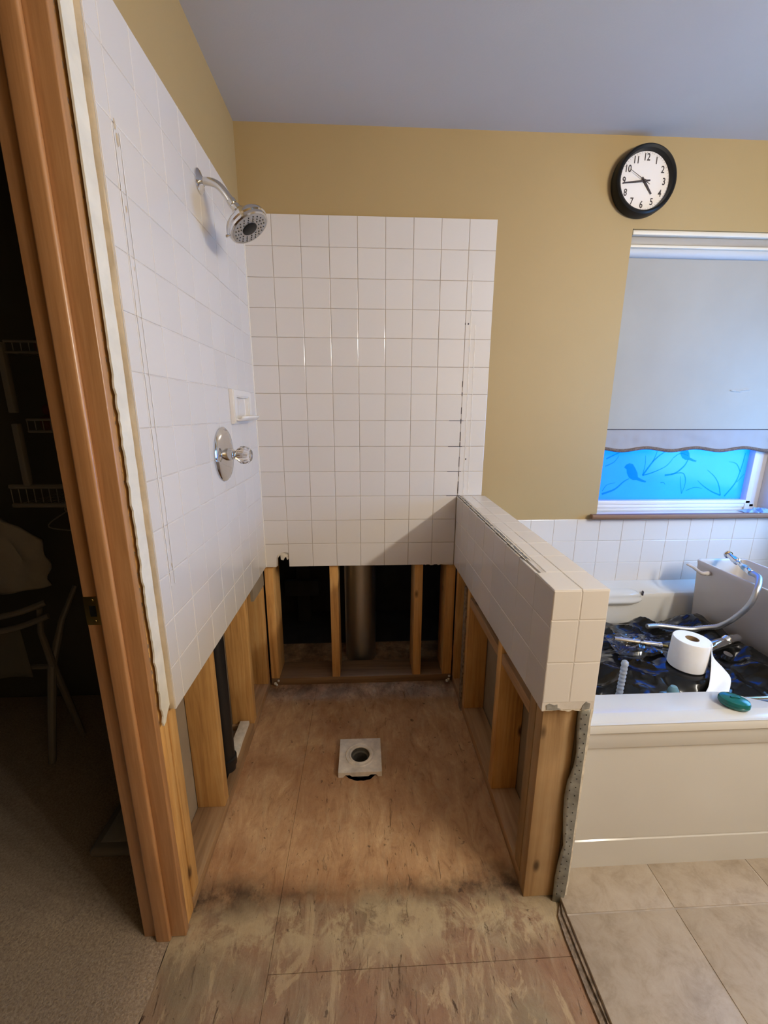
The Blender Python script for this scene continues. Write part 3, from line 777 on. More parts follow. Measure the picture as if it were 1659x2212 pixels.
# bird and branch print on the film
def ribbon(bm, pts, w0, w1):
    P_ = smooth_path([(p[0], 0, p[1]) for p in pts], 5); n = len(P_); L = []
    for i, p in enumerate(P_):
        t = (P_[min(i + 1, n - 1)] - P_[max(i - 1, 0)]).normalized(); nn = Vector((-t.z, 0, t.x)); w = (w0 + (w1 - w0) * i / (n - 1)) / 2
        L.append((bm.verts.new((p.x + nn.x * w, 0.1035, p.z + nn.z * w)), bm.verts.new((p.x - nn.x * w, 0.1035, p.z - nn.z * w))))
    for a, b_ in zip(L[:-1], L[1:]): bm.faces.new((a[0], a[1], b_[1], b_[0]))
def bird(bm, x, z, s, flip=1):
    pr = [(-1.0, .55), (-.85, .80), (-.55, .95), (-.2, .85), (.1, .45), (.35, .05), (.45, -.35), (.95, -.60), (1.3, -.72), (1.25, -.85), (.85, -.78), (.35, -.62), (.0, -.62), (-.4, -.40), (-.65, .0), (-.75, .40)]
    v = [bm.verts.new((x + flip * a * s, 0.1035, z + b_ * s)) for a, b_ in pr]
    bm.faces.new(v); 
bm = B()
bird(bm, 1.745, 1.045, 0.052); bird(bm, 1.99, 1.137, 0.044)
br = [([(1.60, .945), (1.66, .968), (1.70, 1.005), (1.725, 1.02)], .010, .004), ([(1.79, 1.035), (1.83, 1.10), (1.865, 1.135), (1.89, 1.15)], .009, .003), ([(1.83, 1.10), (1.84, 1.13), (1.845, 1.155)], .005, .002),
      ([(1.79, 1.035), (1.84, 1.05), (1.90, 1.08), (1.93, 1.12)], .006, .002), ([(1.79, 1.035), (1.795, 1.09), (1.79, 1.13)], .004, .002), ([(1.60, 1.115), (1.65, 1.14), (1.69, 1.155)], .007, .002), ([(1.60, 1.08), (1.64, 1.10), (1.66, 1.13)], .005, .002),
      ([(1.90, 1.035), (1.95, 1.045), (1.99, 1.08), (2.005, 1.115)], .009, .004), ([(1.93, 1.04), (1.99, 1.045), (2.01, 1.0), (2.0, .945)], .005, .003), ([(2.0, .945), (1.985, 1.0), (1.98, 1.03)], .004, .002), ([(1.60, .96), (1.62, .99), (1.66, 1.0)], .004, .002),
      ([(2.20, .935), (2.15, .955), (2.10, .985), (2.07, 1.01)], .007, .002), ([(2.20, .935), (2.18, .99), (2.15, 1.03), (2.11, 1.06)], .006, .002), ([(2.22, .93), (2.265, 1.0), (2.28, 1.08), (2.285, 1.14)], .007, .003), ([(2.278, 1.05), (2.25, 1.09), (2.21, 1.10)], .004, .002), ([(2.27, 1.0), (2.30, 1.04)], .004, .002),
      ([(2.02, .96), (2.06, .975), (2.1, .97)], .004, .002), ([(1.885, 1.0), (1.90, 1.0), (1.91, .99)], .005, .002), ([(1.93, 1.12), (1.96, 1.14), (2.0, 1.13)], .004, .002)]
for p_, a, b_ in br: ribbon(bm, p_, a, b_)
obj('bird_print', bm, M['print'], pane, smooth=0, label='printed birds on bare branches')
simple('sill_board', WN, WX0 - .0, WX1, -0.004, 0.076, WZ0 - .006, WZ0 + 0.004, M['sill_top'], 0.002)
bm = box(B(), 1.490, 2.45, -0.030, -0.003, 0.852, 0.874, 0.005, 3); obj('sill_nose', bm, M['sill_nose'], WN)

# ------------------------------------------------------------------ THINGS
# ---- shower head on its arm
SH = thing('shower_fixture', (0.0, -0.452, 1.947), 'chrome shower head on a bent arm high on the left tile wall', 'shower')
y0 = -0.452; zc = 1.947
bm = B(); lathe(bm, [(0.030, 0.0), (0.030, 0.003), (0.026, 0.006), (0.016, 0.009), (0.011, 0.013), (0.0, 0.013)], 32, axis_matrix((0.0005, y0, zc), (1, 0, 0))); obj('flange', bm, M['chrome'], SH)
arm = smooth_path([(0.004, y0, zc), (0.030, y0, zc), (0.052, y0, zc - .008), (0.072, y0, zc - .028), (0.086, y0, zc - .048)], 6)
bm = B(); tube(bm, arm, 0.0102, 16); obj('arm', bm, M['chrome'], SH)
d = Vector((0.62, -0.10, -0.78)).normalized(); e0 = Vector((0.084, y0, zc - .045))
bm = B(); lathe(bm, [(0.0125, 0), (0.0135, .002), (0.0135, .014), (0.0115, .016), (0.0115, .018), (0.0135, .020), (0.0145, .036), (0.018, .044), (0, .044)], 24, axis_matrix(e0, d)); obj('ball_joint', bm, M['chrome'], SH)
hd = Vector((0.525, -0.10, -0.844)).normalized(); h0 = e0 + d * 0.040
MA = axis_matrix(h0, hd) @ Matrix.Diagonal((1.28, 1.28, 1.15, 1))
bm = B(); lathe(bm, [(0.0, -.004), (0.016, -.004), (0.020, .004), (0.034, .013), (0.046, .021), (0.0485, .027), (0.0485, .031), (0.046, .034), (0.0465, .037), (0.046, .040), (0.042, .0415), (0.042, .0395), (0, .0395)], 40, MA); shell = obj('head_shell', bm, M['chrome'], SH)
M['face_plate'] = plain('face_plate', (0.42, 0.40, 0.38, 1), 0.25, 0.6, var=.05)
bm = B(); lathe(bm, [(0.0, .0418), (0.0175, .0418), (0.019, .0425), (0.036, .0425), (0.0415, .0415), (0.0415, .040), (0, .040)], 40, MA); face = obj('spray_face', bm, M['face_plate'], SH)
bm = B(); lathe(bm, [(0.0, .0445), (0.015, .0445), (0.0172, .0432), (0.0172, .041), (0, .041)], 32, MA); obj('center_disc', bm, M['black'], SH, label='dark center disc')
bm = B()
for rad, n in ((0.0225, 12), (0.0285, 16), (0.035, 20)):
    for k in range(n):
        a = 2 * PI * (k + (.5 if rad == 0.0285 else 0)) / n
        lathe(bm, [(0, .0442), (0.0012, .0440), (0.0014, .0424)], 6, MA @ Matrix.Translation((rad * math.cos(a), rad * math.sin(a), 0)))
obj('nozzles', bm, M['black'], face, kind='stuff')
bm = B(); q = MA.to_3x3(); side = Vector((-0.75, -0.1, -0.2)); side = (side - hd * side.dot(hd)).normalized()
c0 = h0 + hd * .035 + side * .060; tube(bm, [c0 - side * .004, c0 + side * .006, c0 + side * .010], [.004, .0042, .003], 10); obj('spray_lever', bm, M['chrome'], SH)

# ---- shower valve
SV = thing('shower_valve', (0.0, -0.443, 1.193), 'round chrome shower valve plate with clear crystal knob on left tile wall', 'shower valve')
bm = B(); lathe(bm, [(0.086, 0.0), (0.0865, 0.003), (0.082, 0.007), (0.060, 0.011), (0.030, 0.014), (0.0, 0.014)], 48, axis_matrix((0.0006, -0.443, 1.193), (1, 0, 0))); obj('escutcheon', bm, M['chrome'], SV)
bm = B(); lathe(bm, [(0.020, 0.010), (0.020, 0.020), (0.016, 0.030), (0.016, 0.034), (0.012, 0.036), (0.010, 0.044), (0, 0.044)], 28, axis_matrix((0.0, -0.443, 1.193), (1, -0.12, -0.03))); obj('collar', bm, M['chrome'], SV)
bm = B(); prof = [(0, .040), (.012, .040), (.020, .048), (.0275, .058), (.029, .068), (.0265, .080), (.018, .090), (.010, .092), (0, .091)]
lathe(bm, prof, 12, axis_matrix((0.0, -0.443, 1.193), (1, -0.12, -0.03))); obj('knob', bm, M['clear'], SV, smooth=0.1, label='clear faceted knob')
bm = B(); lathe(bm, [(0, .041), (.005, .042), (.006, .060), (.004, .074), (0, .076)], 10, axis_matrix((0.0, -0.443, 1.193), (1, -0.12, -0.03))); obj('stem', bm, M['chrome'], SV)

# ---- ceramic soap dish
SD = thing('soap_dish', (0.0, -0.215, 1.34), 'white ceramic soap dish set into left tile wall beside back corner', 'soap dish')
bm = B(); ya, yb, za, zb = -0.338, -0.118, 1.286, 1.400
prism_holes(bm, [(ya, za), (yb, za), (yb, zb), (ya, zb)], [[(ya + .035, za + .022), (yb - .035, za + .022), (yb - .035, zb - .024), (ya + .035, zb - .024)]], 0, 0.0005, 0.016)
bmesh.ops.bevel(bm, geom=[e for e in bm.edges if all(v.co.x > .015 for v in e.verts) and len(e.link_faces) == 2 and e.calc_face_angle(0) > .5], offset=.004, segments=2, affect='EDGES'); obj('surround', bm, M['white_clay'], SD)
bm = B(); grid(bm, 12, 12, lambda u, v: Vector((0.002 - 0.012 * math.sin(u * PI) * math.sin(v * PI), ya + .03 + u * (yb - ya - .06), za + .018 + v * (zb - za - .038)))); obj('recess', bm, M['white_clay'], SD)
bm = B(); grid(bm, 14, 10, lambda u, v: Vector((0.010 + 0.052 * v * (0.55 + 0.45 * math.sin(min(1, max(0, u)) * PI) ** .5), ya + .010 + u * (yb - ya - .020), za + .014 - 0.006 * math.sin(v * PI) + 0.010 * (v ** 6))))
tr = obj('tray', bm, M['white_clay'], SD); md = tr.modifiers.new('s', 'SOLIDIFY'); md.thickness = 0.006; md.offset = -1

# ---- shower drain left standing in the subfloor
DR = thing('shower_drain', (0.430, -0.452, 0.0), 'square dusty white shower drain base standing over hole in subfloor', 'drain')
dx, dy, hw = 0.428, -0.452, 0.0815
bm = B()
circ = [(dx + 0.036 * math.cos(2 * PI * k / 40), dy + 0.036 * math.sin(2 * PI * k / 40)) for k in range(40)]
prism_holes(bm, [(dx - hw, dy - hw), (dx + hw, dy - hw), (dx + hw, dy + hw), (dx - hw, dy + hw)], [circ], 2, 0.012, 0.022)
obj('flange_plate', bm, M['pvc'], DR, smooth=0.4)
bm = B(); lathe(bm, [(0.036, 0.006), (0.036, 0.0225), (0.0385, 0.0255), (0.0425, 0.0255), (0.045, 0.0228), (0.050, 0.0228), (0.0525, 0.0250), (0.0560, 0.0250), (0.058, 0.0215)], 40, Matrix.Translation((dx, dy, 0))); obj('raised_ring', bm, M['pvc'], DR)
bm = B(); lathe(bm, [(0.036, 0.020), (0.034, 0.008), (0.029, 0.004), (0.028, -0.06), (0.0, -0.06)], 36, Matrix.Translation((dx, dy, 0))); obj('drain_throat', bm, plain('dirty_pipe', (0.10, 0.09, 0.075, 1), 0.6, var=.3, scale=30), DR)
bm = B(); pts = [(dx - hw, 0.0005), (dx - hw + .018, 0.0005), (dx - hw + .026, 0.010), (dx - .038, 0.010), (dx - .030, 0.003), (dx + .030, 0.003), (dx + .04, 0.010), (dx + hw - .022, 0.010), (dx + hw - .014, 0.0005), (dx + hw, 0.0005), (dx + hw, 0.0125), (dx - hw, 0.0125)]
prism(bm, pts, 1, dy - hw, dy - hw + .008); prism(bm, [(dy - hw + .008, .0005), (dy + hw, .0005), (dy + hw, .0125), (dy - hw + .008, .0125)], 0, dx - hw, dx - hw + .006); prism(bm, [(dy - hw + .008, .0005), (dy + hw, .0005), (dy + hw, .0125), (dy - hw + .008, .0125)], 0, dx + hw - .006, dx + hw)
obj('skirt', bm, M['pvc'], DR, smooth=0.3)

# ---- pipes in the walls
bm = B(); tube(bm, [(-0.066, -0.503, z) for z in (-0.10, 0.3, 0.66, 1.1)], 0.030, 24)
PI_ = thing('drain_pipe', (-0.066, -0.503, 0.0), 'black plastic drain pipe running down between left wall studs', 'pipe'); obj('pipe', bm, M['abs'], PI_)
bm = B(); lathe(bm, [(0.030, .0), (.036, .002), (.036, .03), (.030, .032)], 24, Matrix.Translation((-0.066, -0.503, 0.055))); obj('coupling', bm, M['abs'], PI_)
VP = thing('vent_duct', (0.428, 0.27, 0.0), 'galvanized round metal duct standing in dark space behind back wall studs', 'duct')
bm = B(); tube(bm, [(0.428, 0.27, z) for z in (0.0, 0.5, 1.24)], 0.080, 40); obj('duct_pipe', bm, M['galv'], VP)
bm = B(); tube(bm, [(0.428 - .081, 0.25, z) for z in (0.02, 1.24)], 0.004, 8); obj('seam', bm, M['galv'], VP)

# ---- wall clock
CK = thing('wall_clock', (1.537, 0.008, 2.193), 'round black framed wall clock with white dial hung beside the window', 'clock')
cm = axis_matrix((1.537, 0.008, 2.193), (0, -1, 0)); R_ = 0.120
bm = B(); lathe(bm, [(0, 0), (R_ - .004, 0), (R_, .004), (R_, .030), (R_ - .004, .040), (R_ - .010, .044), (R_ - .017, .040), (R_ - .020, .030), (R_ - .020, .018), (0, .018)], 64, cm); obj('frame', bm, M['black'], CK)
bm = B(); lathe(bm, [(0, .021), (R_ - .0205, .021), (R_ - .0205, .0185), (0, .0185)], 64, cm); obj('dial', bm, M['dial'], CK)
def hand(name, ang, L, w, tail, yoff):
    a = math.radians(ang); bm = B(); pts = [(-w * .7, -tail), (w * .7, -tail), (w, 0.0), (w * .55, L), (-w * .55, L), (-w, 0.0)]
    pts = [(1.537 + x * math.cos(a) + z * math.sin(a), 2.193 - x * math.sin(a) + z * math.cos(a)) for x, z in pts]
    prism(bm, pts, 1, 0.008 - yoff - .001, 0.008 - yoff); return obj(name, bm, M['ink'], CK, smooth=0)
hand('hour_hand', 142, 0.054, 0.0042, 0.016, 0.0235); hand('minute_hand', 264, 0.084, 0.0034, 0.022, 0.0255); hand('second_hand', 300, 0.070, 0.0010, 0.024, 0.0275)
bm = B(); lathe(bm, [(0, .0305), (.004, .030), (.005, .028), (.005, .022)], 16, cm); obj('hub', bm, M['ink'], CK)
for h in range(1, 13):
    a = math.radians(30 * h); fc = bpy.data.curves.new('numeral', 'FONT'); fc.body = str(h); fc.size = 0.032; fc.align_x = 'CENTER'; fc.align_y = 'CENTER'; fc.offset = 0.00045; fc.extrude = 0.0002; fc.resolution_u = 4
    fc.materials.append(M['ink']); ft = bpy.data.objects.new('numeral_text', fc); nm = bpy.data.meshes.new_from_object(ft); nm.name = 'numeral'; bpy.data.objects.remove(ft); bpy.data.curves.remove(fc)
    fo = bpy.data.objects.new('numeral', nm); fo.rotation_euler = (PI / 2, 0, 0); fo.scale = (0.85, 1.05, 1)
    fo.location = (0.079 * math.sin(a), -0.0216, 0.079 * math.cos(a)); _link(fo, CK)
bm = B()
for k in range(60):
    a = 2 * PI * k / 60; L = .004 if k % 5 else .006
    c = Vector((math.sin(a), 0, math.cos(a))); t = Vector((math.cos(a), 0, -math.sin(a))) * .0004; ctr = Vector((1.537, 0.008 - .0214, 2.193))
    v = [bm.verts.new(ctr + c * .097 + t), bm.verts.new(ctr + c * .097 - t), bm.verts.new(ctr + c * (.097 - L) - t), bm.verts.new(ctr + c * (.097 - L) + t)]; bm.faces.new(v)
obj('minute_marks', bm, M['ink'], CK, kind='stuff', smooth=0)

# ---- roller shade in the window
RS = thing('roller_shade', (1.96, 0.045, 2.0), 'pale grey roller shade with wavy braided hem pulled down over window', 'window shade')
sx0, sx1 = 1.536, 2.380
def bar(name, y0_, y1_, z0_, z1_, mat, bev=.004): return obj(name, box(B(), sx0, sx1, y0_, y1_, z0_, z1_, bev, 3), mat, RS)
M['valance'] = plain('valance_cream', (0.70, 0.66, 0.58, 1), 0.4, var=.02); M['valance_shaded'] = plain('valance_shaded', (0.36, 0.34, 0.32, 1), 0.5, var=.04); M['valance_blue'] = plain('roll_fabric', (0.50, 0.52, 0.56, 1), 0.6, var=.02)  # greyer valance tone has the shade beneath the head rail painted in
bar('head_rail', 0.014, 0.060, 2.022, 2.040, M['valance']); bar('valance', 0.028, 0.060, 1.990, 2.022, M['valance_shaded'], .006); bar('cassette_lip', 0.020, 0.060, 1.979, 1.990, M['valance'], .003)
bm = B(); tube(bm, [(sx0, 0.052, 1.972), (sx1, 0.052, 1.972)], 0.020, 20); obj('roller', bm, M['valance_blue'], RS)
def fab(u, v):
    x = sx0 + .002 + u * (sx1 - sx0 - .004); z = 1.955 - v * (1.955 - 1.252)
    return Vector((x, 0.056 + 0.0025 * mn.noise(Vector((x * 3, z * 2, 0))), z))
bm = B(); grid(bm, 40, 40, fab); obj('fabric', bm, M['shade'], RS)
def wavez(x): return 1.166 + 0.0065 * math.cos((x - 1.755) * 2 * PI / 0.235)
def pock(u, v):
    x = sx0 + .002 + u * (sx1 - sx0 - .004); zt = 1.2535; z = zt - v * (zt - wavez(x))
    return Vector((x, 0.0545 + 0.004 * mn.noise(Vector((x * 9 + z * 14, z * 10, 4))) * math.sin(v * PI) + 0.002 * mn.noise(Vector((x * 30, z * 24, 1))), z))
bm = B(); grid(bm, 120, 16, pock); obj('hem_pocket', bm, M['pocket'], RS)
bm = B(); tube(bm, [(sx0 + .002, 0.0535, 1.2535), (sx1 - .002, 0.0535, 1.2545)], 0.0016, 6); obj('stitched_fold', bm, M['ink'], RS)
bm = B(); tube(bm, [(sx0 + (sx1 - sx0) * k / 120, 0.0535, wavez(sx0 + (sx1 - sx0) * k / 120) - .002) for k in range(121)], 0.0075, 8); obj('braid_trim', bm, M['braid'], RS, label='brown braided trim')
for (xa, za_, xb, zb_) in ((2.105, 1.424, 2.155, 1.418), (2.155, 1.424, 2.195, 1.428)):  # pale strips painted as daylight showing through slits in the fabric
    bm = B(); prism(bm, [(xa, za_), (xa, za_ + .005), (xb, zb_ + .005), (xb, zb_)], 1, 0.0505, 0.0515); obj('light_slit', bm, M['slit'], RS, smooth=0)

# ---- bathtub
BT = thing('bathtub', (1.76, -0.45, 0.0), 'cream acrylic bathtub beneath the window filled with black plastic and bathroom parts', 'bathtub')
TX0, TX1, TY0, TY1, TZ = 1.004, 2.515, -0.905, -0.002, 0.523
def inner(n=96, off=0.0):
    # rim opening outline (counter-clockwise), scalloped towards the front in the middle
    out = []
    xa, xb, yb = 1.03 - off, 2.43 + off, -0.105 + off; rc = 0.10
    def yf(x):
        t = min(1, max(0, (x - 1.47) / 0.20)); t2 = min(1, max(0, (2.40 - x) / 0.20)); k = t * t * (3 - 2 * t) * t2 * t2 * (3 - 2 * t2)
        return -0.786 - 0.072 * k - off
    fr = [(xa + rc + (xb - xa - 2 * rc) * i / 40, None) for i in range(41)]
    for x, _ in fr: out.append((x, yf(x)))
    for i in range(1, 7): a = -PI / 2 + PI / 2 * i / 6; out.append((xb - rc + rc * math.cos(a), yf(xb - rc) + rc + rc * math.sin(a)))
    for i in range(1, 7): a = PI / 2 * i / 6; out.append((xb - rc + rc * math.cos(a), yb - rc + rc * math.sin(a)))
    for i in range(1, 7): a = PI / 2 + PI / 2 * i / 6; out.append((xa + rc + rc * math.cos(a), yb - rc + rc * math.sin(a)))
    for i in range(1, 6): a = PI + PI / 2 * i / 6; out.append((xa + rc + rc * math.cos(a), yf(xa + rc) + rc + rc * math.sin(a)))
    return out
ring = inner(); cx = 1.765; cy = -0.44
bm = B()
levels = [(1.00, TZ), (0.985, TZ - .004), (0.972, TZ - .020), (0.93, 0.36), (0.86, 0.16), (0.78, 0.10)]
R0 = []
for s_, z in levels: R0.append([bm.verts.new((cx + (x - cx) * s_, cy + (y - cy) * s_, z)) for x, y in ring])
n = len(ring)
for a, b_ in zip(R0[:-1], R0[1:]):
    for k in range(n): bm.faces.new((a[k], a[(k + 1) % n], b_[(k + 1) % n], b_[k]))
bm.faces.new(R0[-1])
# deck
ov = [bm.verts.new(p + (TZ,)) for p in ((TX0, TY0), (TX1, TY0), (TX1, TY1), (TX0, TY1))]
oe = [bm.edges.new((ov[i], ov[(i + 1) % 4])) for i in range(4)]
ie = [bm.edges.get((R0[0][k], R0[0][(k + 1) % n])) for k in range(n)]
bmesh.ops.triangle_fill(bm, use_beauty=True, edges=oe + ie)
obj('tub_shell', bm, M['acrylic'], BT, smooth=0.8)
# apron with stepped lip
prof = [(-0.86, 0.5235), (-0.893, 0.5245), (-0.902, 0.5215), (-0.906, 0.514), (-0.906, 0.498), (-0.904, 0.4945), (-0.8985, 0.4935), (-0.8985, 0.446), (-0.8965, 0.442), (-0.891, 0.4405), (-0.891, 0.122), (-0.8875, 0.119), (-0.8875, 0.116), (-0.891, 0.113), (-0.893, 0.019), (-0.86, 0.019)]
bm = B(); prism(bm, prof, 0, TX0, TX1); obj('apron', bm, M['acrylic'], BT, smooth=0.5)
# tile flange ledge at the back, and moulded arm rest with overflow
bm = B(); prism(bm, [(-0.002, 0.52), (-0.002, 0.541), (-0.012, 0.5405), (-0.030, 0.528), (-0.096, 0.5235), (-0.106, 0.515), (-0.106, 0.50), (-0.03, 0.48)], 0, TX0, TX1); obj('back_ledge', bm, M['acrylic'], BT, smooth=0.9)
bm = B()
def armf(u, v):
    x = 1.12 + u * 0.61; e = max(0.0, 1 - max(0.0, (u - .86) / .14) ** 2) ** .5
    a = v * PI
    return Vector((x, -0.085 - 0.055 * math.sin(a) ** .75 * (0.25 + .75 * e) + 0.004 * math.cos(a * 5) * math.sin(a), 0.500 + (0.038 * math.cos(a)) * e))
grid(bm, 40, 24, armf); obj('arm_rest', bm, M['acrylic'], BT, smooth=1.2)
bm = B(); lathe(bm, [(0, .004), (.010, .003), (.012, 0)], 20, axis_matrix((1.726, -0.108, 0.522), (0.6, -0.8, 0.25))); obj('overflow', bm, M['ink'], BT, label='dark overflow opening')

# ---- toilet tank standing in the tub
TT = thing('toilet_tank', (2.03, -0.42, 0.335), 'lidless white toilet tank standing in the bathtub', 'toilet tank')
def rrect(xa, xb, ya, yb, r, n=6):
    out = []
    for (cx_, cy_, a0) in ((xb - r, yb - r, 0), (xa + r, yb - r, PI / 2), (xa + r, ya + r, PI), (xb - r, ya + r, 3 * PI / 2)):
        for i in range(n + 1): a = a0 + PI / 2 * i / n; out.append((cx_ + r * math.cos(a), cy_ + r * math.sin(a)))
    return out
zt_, zb_ = 0.700, 0.335
lv = [(zb_, -0.022, 0), (zb_ + .01, -0.014, 0), (zt_ - .02, -0.002, 0), (zt_ - .004, 0.0, 0), (zt_, -0.003, 0), (zt_, -0.010, 0), (zt_ - .004, -0.013, 0), (zb_ + .03, -0.030, 0)]
bm = B(); rg_ = []
for z, o_, _ in lv:
    rg_.append([bm.verts.new((x, y, z)) for x, y in rrect(1.915 - o_, 2.140 + o_, -0.66 - o_, -0.142 + o_, 0.022)])
n = len(rg_[0])
for a, b_ in zip(rg_[:-1], rg_[1:]):
    for k in range(n): bm.faces.new((a[k], a[(k + 1) % n], b_[(k + 1) % n], b_[k]))
bm.faces.new(rg_[0][::-1]); bm.faces.new(rg_[-1]); obj('tank_body', bm, M['vitreous'], TT, smooth=0.8)
bm = B(); tube(bm, smooth_path([(1.914, -0.226, 0.664), (1.897, -0.228, 0.664), (1.885, -0.222, 0.664), (1.880, -0.195, 0.672), (1.872, -0.165, 0.684)], 5), [.010] * 6 + [.008] * 6 + [.0065] * 3 + [.007] * 6, 12)
for v in bm.verts:
    if v.co.y > -0.19: v.co.z = 0.678 + (v.co.z - 0.678) * 0.8; v.co.x = 1.874 + (v.co.x - 1.874) * 1.7
obj('flush_lever', bm, M['vitreous'], TT)
bm = B(); box(bm, 1.99, 2.05, -0.33, -0.25, 0.610, 0.650, .008); obj('float_valve', bm, plain('blue_plastic', (0.01, 0.05, 0.35, 1), .4), TT, label='blue plastic valve part')
bm = B(); tube(bm, smooth_path([(2.06, -0.36, 0.62), (2.08, -0.45, 0.70), (2.05, -0.52, 0.69), (2.00, -0.46, 0.63)], 8), 0.004, 8); obj('refill_tube', bm, M['black'], TT)

# ---- height of the plastic heaped in the tub
def bagz(x, y):
    base = 0.452
    ridge = lambda s, o: (1 - abs(mn.noise(Vector((x * s + o, y * s * 1.3 - o, o))))) ** 3
    z = base + 0.030 * ridge(4.0, 1.3) + 0.020 * ridge(7.0, 4.2) + 0.004 * ridge(17, 7.7) - 0.025
    z += 0.012 * mn.noise(Vector((x * 3, y * 3, 9)))
    # flat places under what stands on it
    z += 0.040 * math.exp(-((x - 1.845) / 0.075) ** 2) * min(1, max(0, (-0.20 - y) / 0.10)) + 0.018 * math.exp(-((y + 0.27) / 0.05) ** 2) * min(1, max(0, (x - 1.50) / 0.2)) * min(1, max(0, (1.95 - x) / .08))
    kx = min(1, max(0, (x - 1.872) / 0.022)); z = z * (1 - kx) + 0.30 * kx
    for (fx, fy, fr, fz) in ((1.56, -0.59, 0.085, 0.475), (1.258, -0.70, 0.05, 0.43)):
        d_ = math.hypot(x - fx, y - fy); k = max(0.0, 1 - d_ / (fr * 1.6)); k = min(1, k * 2.2); k = k * k * (3 - 2 * k)
        z = z * (1 - k) + fz * k
    # left and front slopes
    z -= 0.10 * max(0, (1.36 - x) / 0.28) ** 1.5
    z -= 0.05 * max(0, (-0.68 - y) / 0.10) ** 1.2
    back = max(0, (y + 0.25) / 0.10); z -= 0.10 * back ** 1.3
    return z
# ---- braided hose with chrome sprayer
HS = thing('hand_shower_hose', (1.9, -0.42, 0.70), 'braided steel hose with chrome sprayer end draped over toilet tank rim', 'hose')
path = smooth_path([(1.958, -0.365, 0.7215), (1.935, -0.415, 0.727), (1.905, -0.452, 0.722), (1.878, -0.476, 0.694), (1.868, -0.472, 0.640), (1.855, -0.440, 0.570), (1.835, -0.400, 0.512), (1.79, -0.372, 0.484), (1.73, -0.352, 0.480), (1.66, -0.325, 0.478), (1.60, -0.33, 0.480)], 14)
path = [Vector((p.x, p.y, max(p.z, bagz(p.x, p.y) + 0.012))) for p in path]
zs_ = [p.z for p in path]
for _ in range(12): zs_ = [zs_[0]] + [max(zs_[i], (zs_[i - 1] + zs_[i] + zs_[i + 1]) / 3) for i in range(1, len(zs_) - 1)] + [zs_[-1]]
for p, z in zip(path, zs_): p.z = z
bm = B(); n_ = len(path); tube(bm, path, [0.0098 + 0.0006 * ((i % 2) * 2 - 1) for i in range(n_)], 14); obj('braided_hose', bm, metal('braid_steel', (0.50, 0.50, 0.50, 1), 0.42), HS, smooth=1.0)
bm = B(); a0 = Vector((2.02, -0.185, 0.735)); dd = (Vector((1.955, -0.370, 0.722)) - a0); L = dd.length
lathe(bm, [(0, 0), (.014, 0), (.016, .003), (.016, .010), (.011, .012), (.0115, .055), (.014, .058), (.014, .085), (.009, .09), (.0085, .12), (.011, .125), (.0115, L - .03), (.0125, L - .028), (.0125, L), (0, L)], 24, axis_matrix(a0, dd)); obj('sprayer', bm, M['chrome'], HS)
bm = B(); lathe(bm, [(.0128, L - .055), (.0128, L - .032)], 20, axis_matrix(a0, dd)); obj('teal_sleeve', bm, M['teal_clear'], HS)

# ---- black plastic bag heaped in the tub
bm = B()
def bagf(u, v):
    x = 1.135 + u * 1.24; y = -0.765 + v * 0.62
    j = 0.012 * mn.noise(Vector((x * 12, y * 12, 3)))
    return Vector((x + j, y - j, bagz(x, y)))
grid(bm, 150, 90, bagf)
solo('plastic_bag', bm, M['bag'], (1.75, -0.45, 0.40), 'shiny black plastic bag heaped inside the bathtub', 'bag', smooth=0.35)

# ---- toilet paper roll
TP = thing('toilet_paper_roll', (1.56, -0.59, 0.477), 'white toilet paper roll standing on black plastic in the tub', 'toilet paper')
tilt = axis_matrix((1.56, -0.59, 0.477), (0.03, -0.02, 1.0))
bm = B(); lathe(bm, [(0.0205, 0.0), (0.054, 0.0), (0.0565, 0.003), (0.0565, 0.100), (0.0545, 0.1035), (0.0205, 0.1035), (0.0205, 0.0)], 48, tilt); obj('paper', bm, M['tissue'], TP)
bm = B(); lathe(bm, [(0.0204, 0.001), (0.0204, 0.1032), (0.0192, 0.1032), (0.0192, 0.001)], 32, tilt, close=True); obj('core_tube', bm, M['card'], TP)
bm = B()
SL = smooth_path([(1.588, -0.6425, 0.578), (1.592, -0.648, 0.530), (1.585, -0.662, 0.492), (1.550, -0.700, 0.474), (1.512, -0.728, 0.468)], 6)
SR = smooth_path([(1.6155, -0.614, 0.578), (1.622, -0.622, 0.530), (1.655, -0.632, 0.490), (1.652, -0.668, 0.475), (1.600, -0.722, 0.468)], 6)
def sheet(u, v):
    k = min(24, int(round(u * 24))); p = SL[k].lerp(SR[k], v)
    return p + Vector((0, 0, 0.003 * math.sin(v * 5 + u * 4)))
grid(bm, 24, 10, sheet); o = obj('loose_sheet', bm, M['tissue'], TP, smooth=1.2)
md = o.modifiers.new('s', 'SOLIDIFY'); md.thickness = .0006

# ---- clear plastic bag round the faucet handle
def clearfilm():
    m = bpy.data.materials.new('clear_film'); m.use_nodes = True; nt = m.node_tree; nt.nodes.clear()
    o = N(nt, 'ShaderNodeOutputMaterial'); t = N(nt, 'ShaderNodeBsdfTransparent'); t.inputs['Color'].default_value = (.86, .9, .95, 1)
    g = N(nt, 'ShaderNodeBsdfGlossy'); g.inputs['Roughness'].default_value = 0.08; g.inputs['Color'].default_value = (.9, .95, 1, 1); x = N(nt, 'ShaderNodeMixShader')
    lw = N(nt, 'ShaderNodeLayerWeight'); lw.inputs['Blend'].default_value = 0.35; nt.links.new(lw.outputs['Fresnel'], x.inputs[0])
    nt.links.new(t.outputs[0], x.inputs[1]); nt.links.new(g.outputs[0], x.inputs[2]); nt.links.new(x.outputs[0], o.inputs['Surface']); return m
M['clear_film'] = clearfilm()
bm = B()
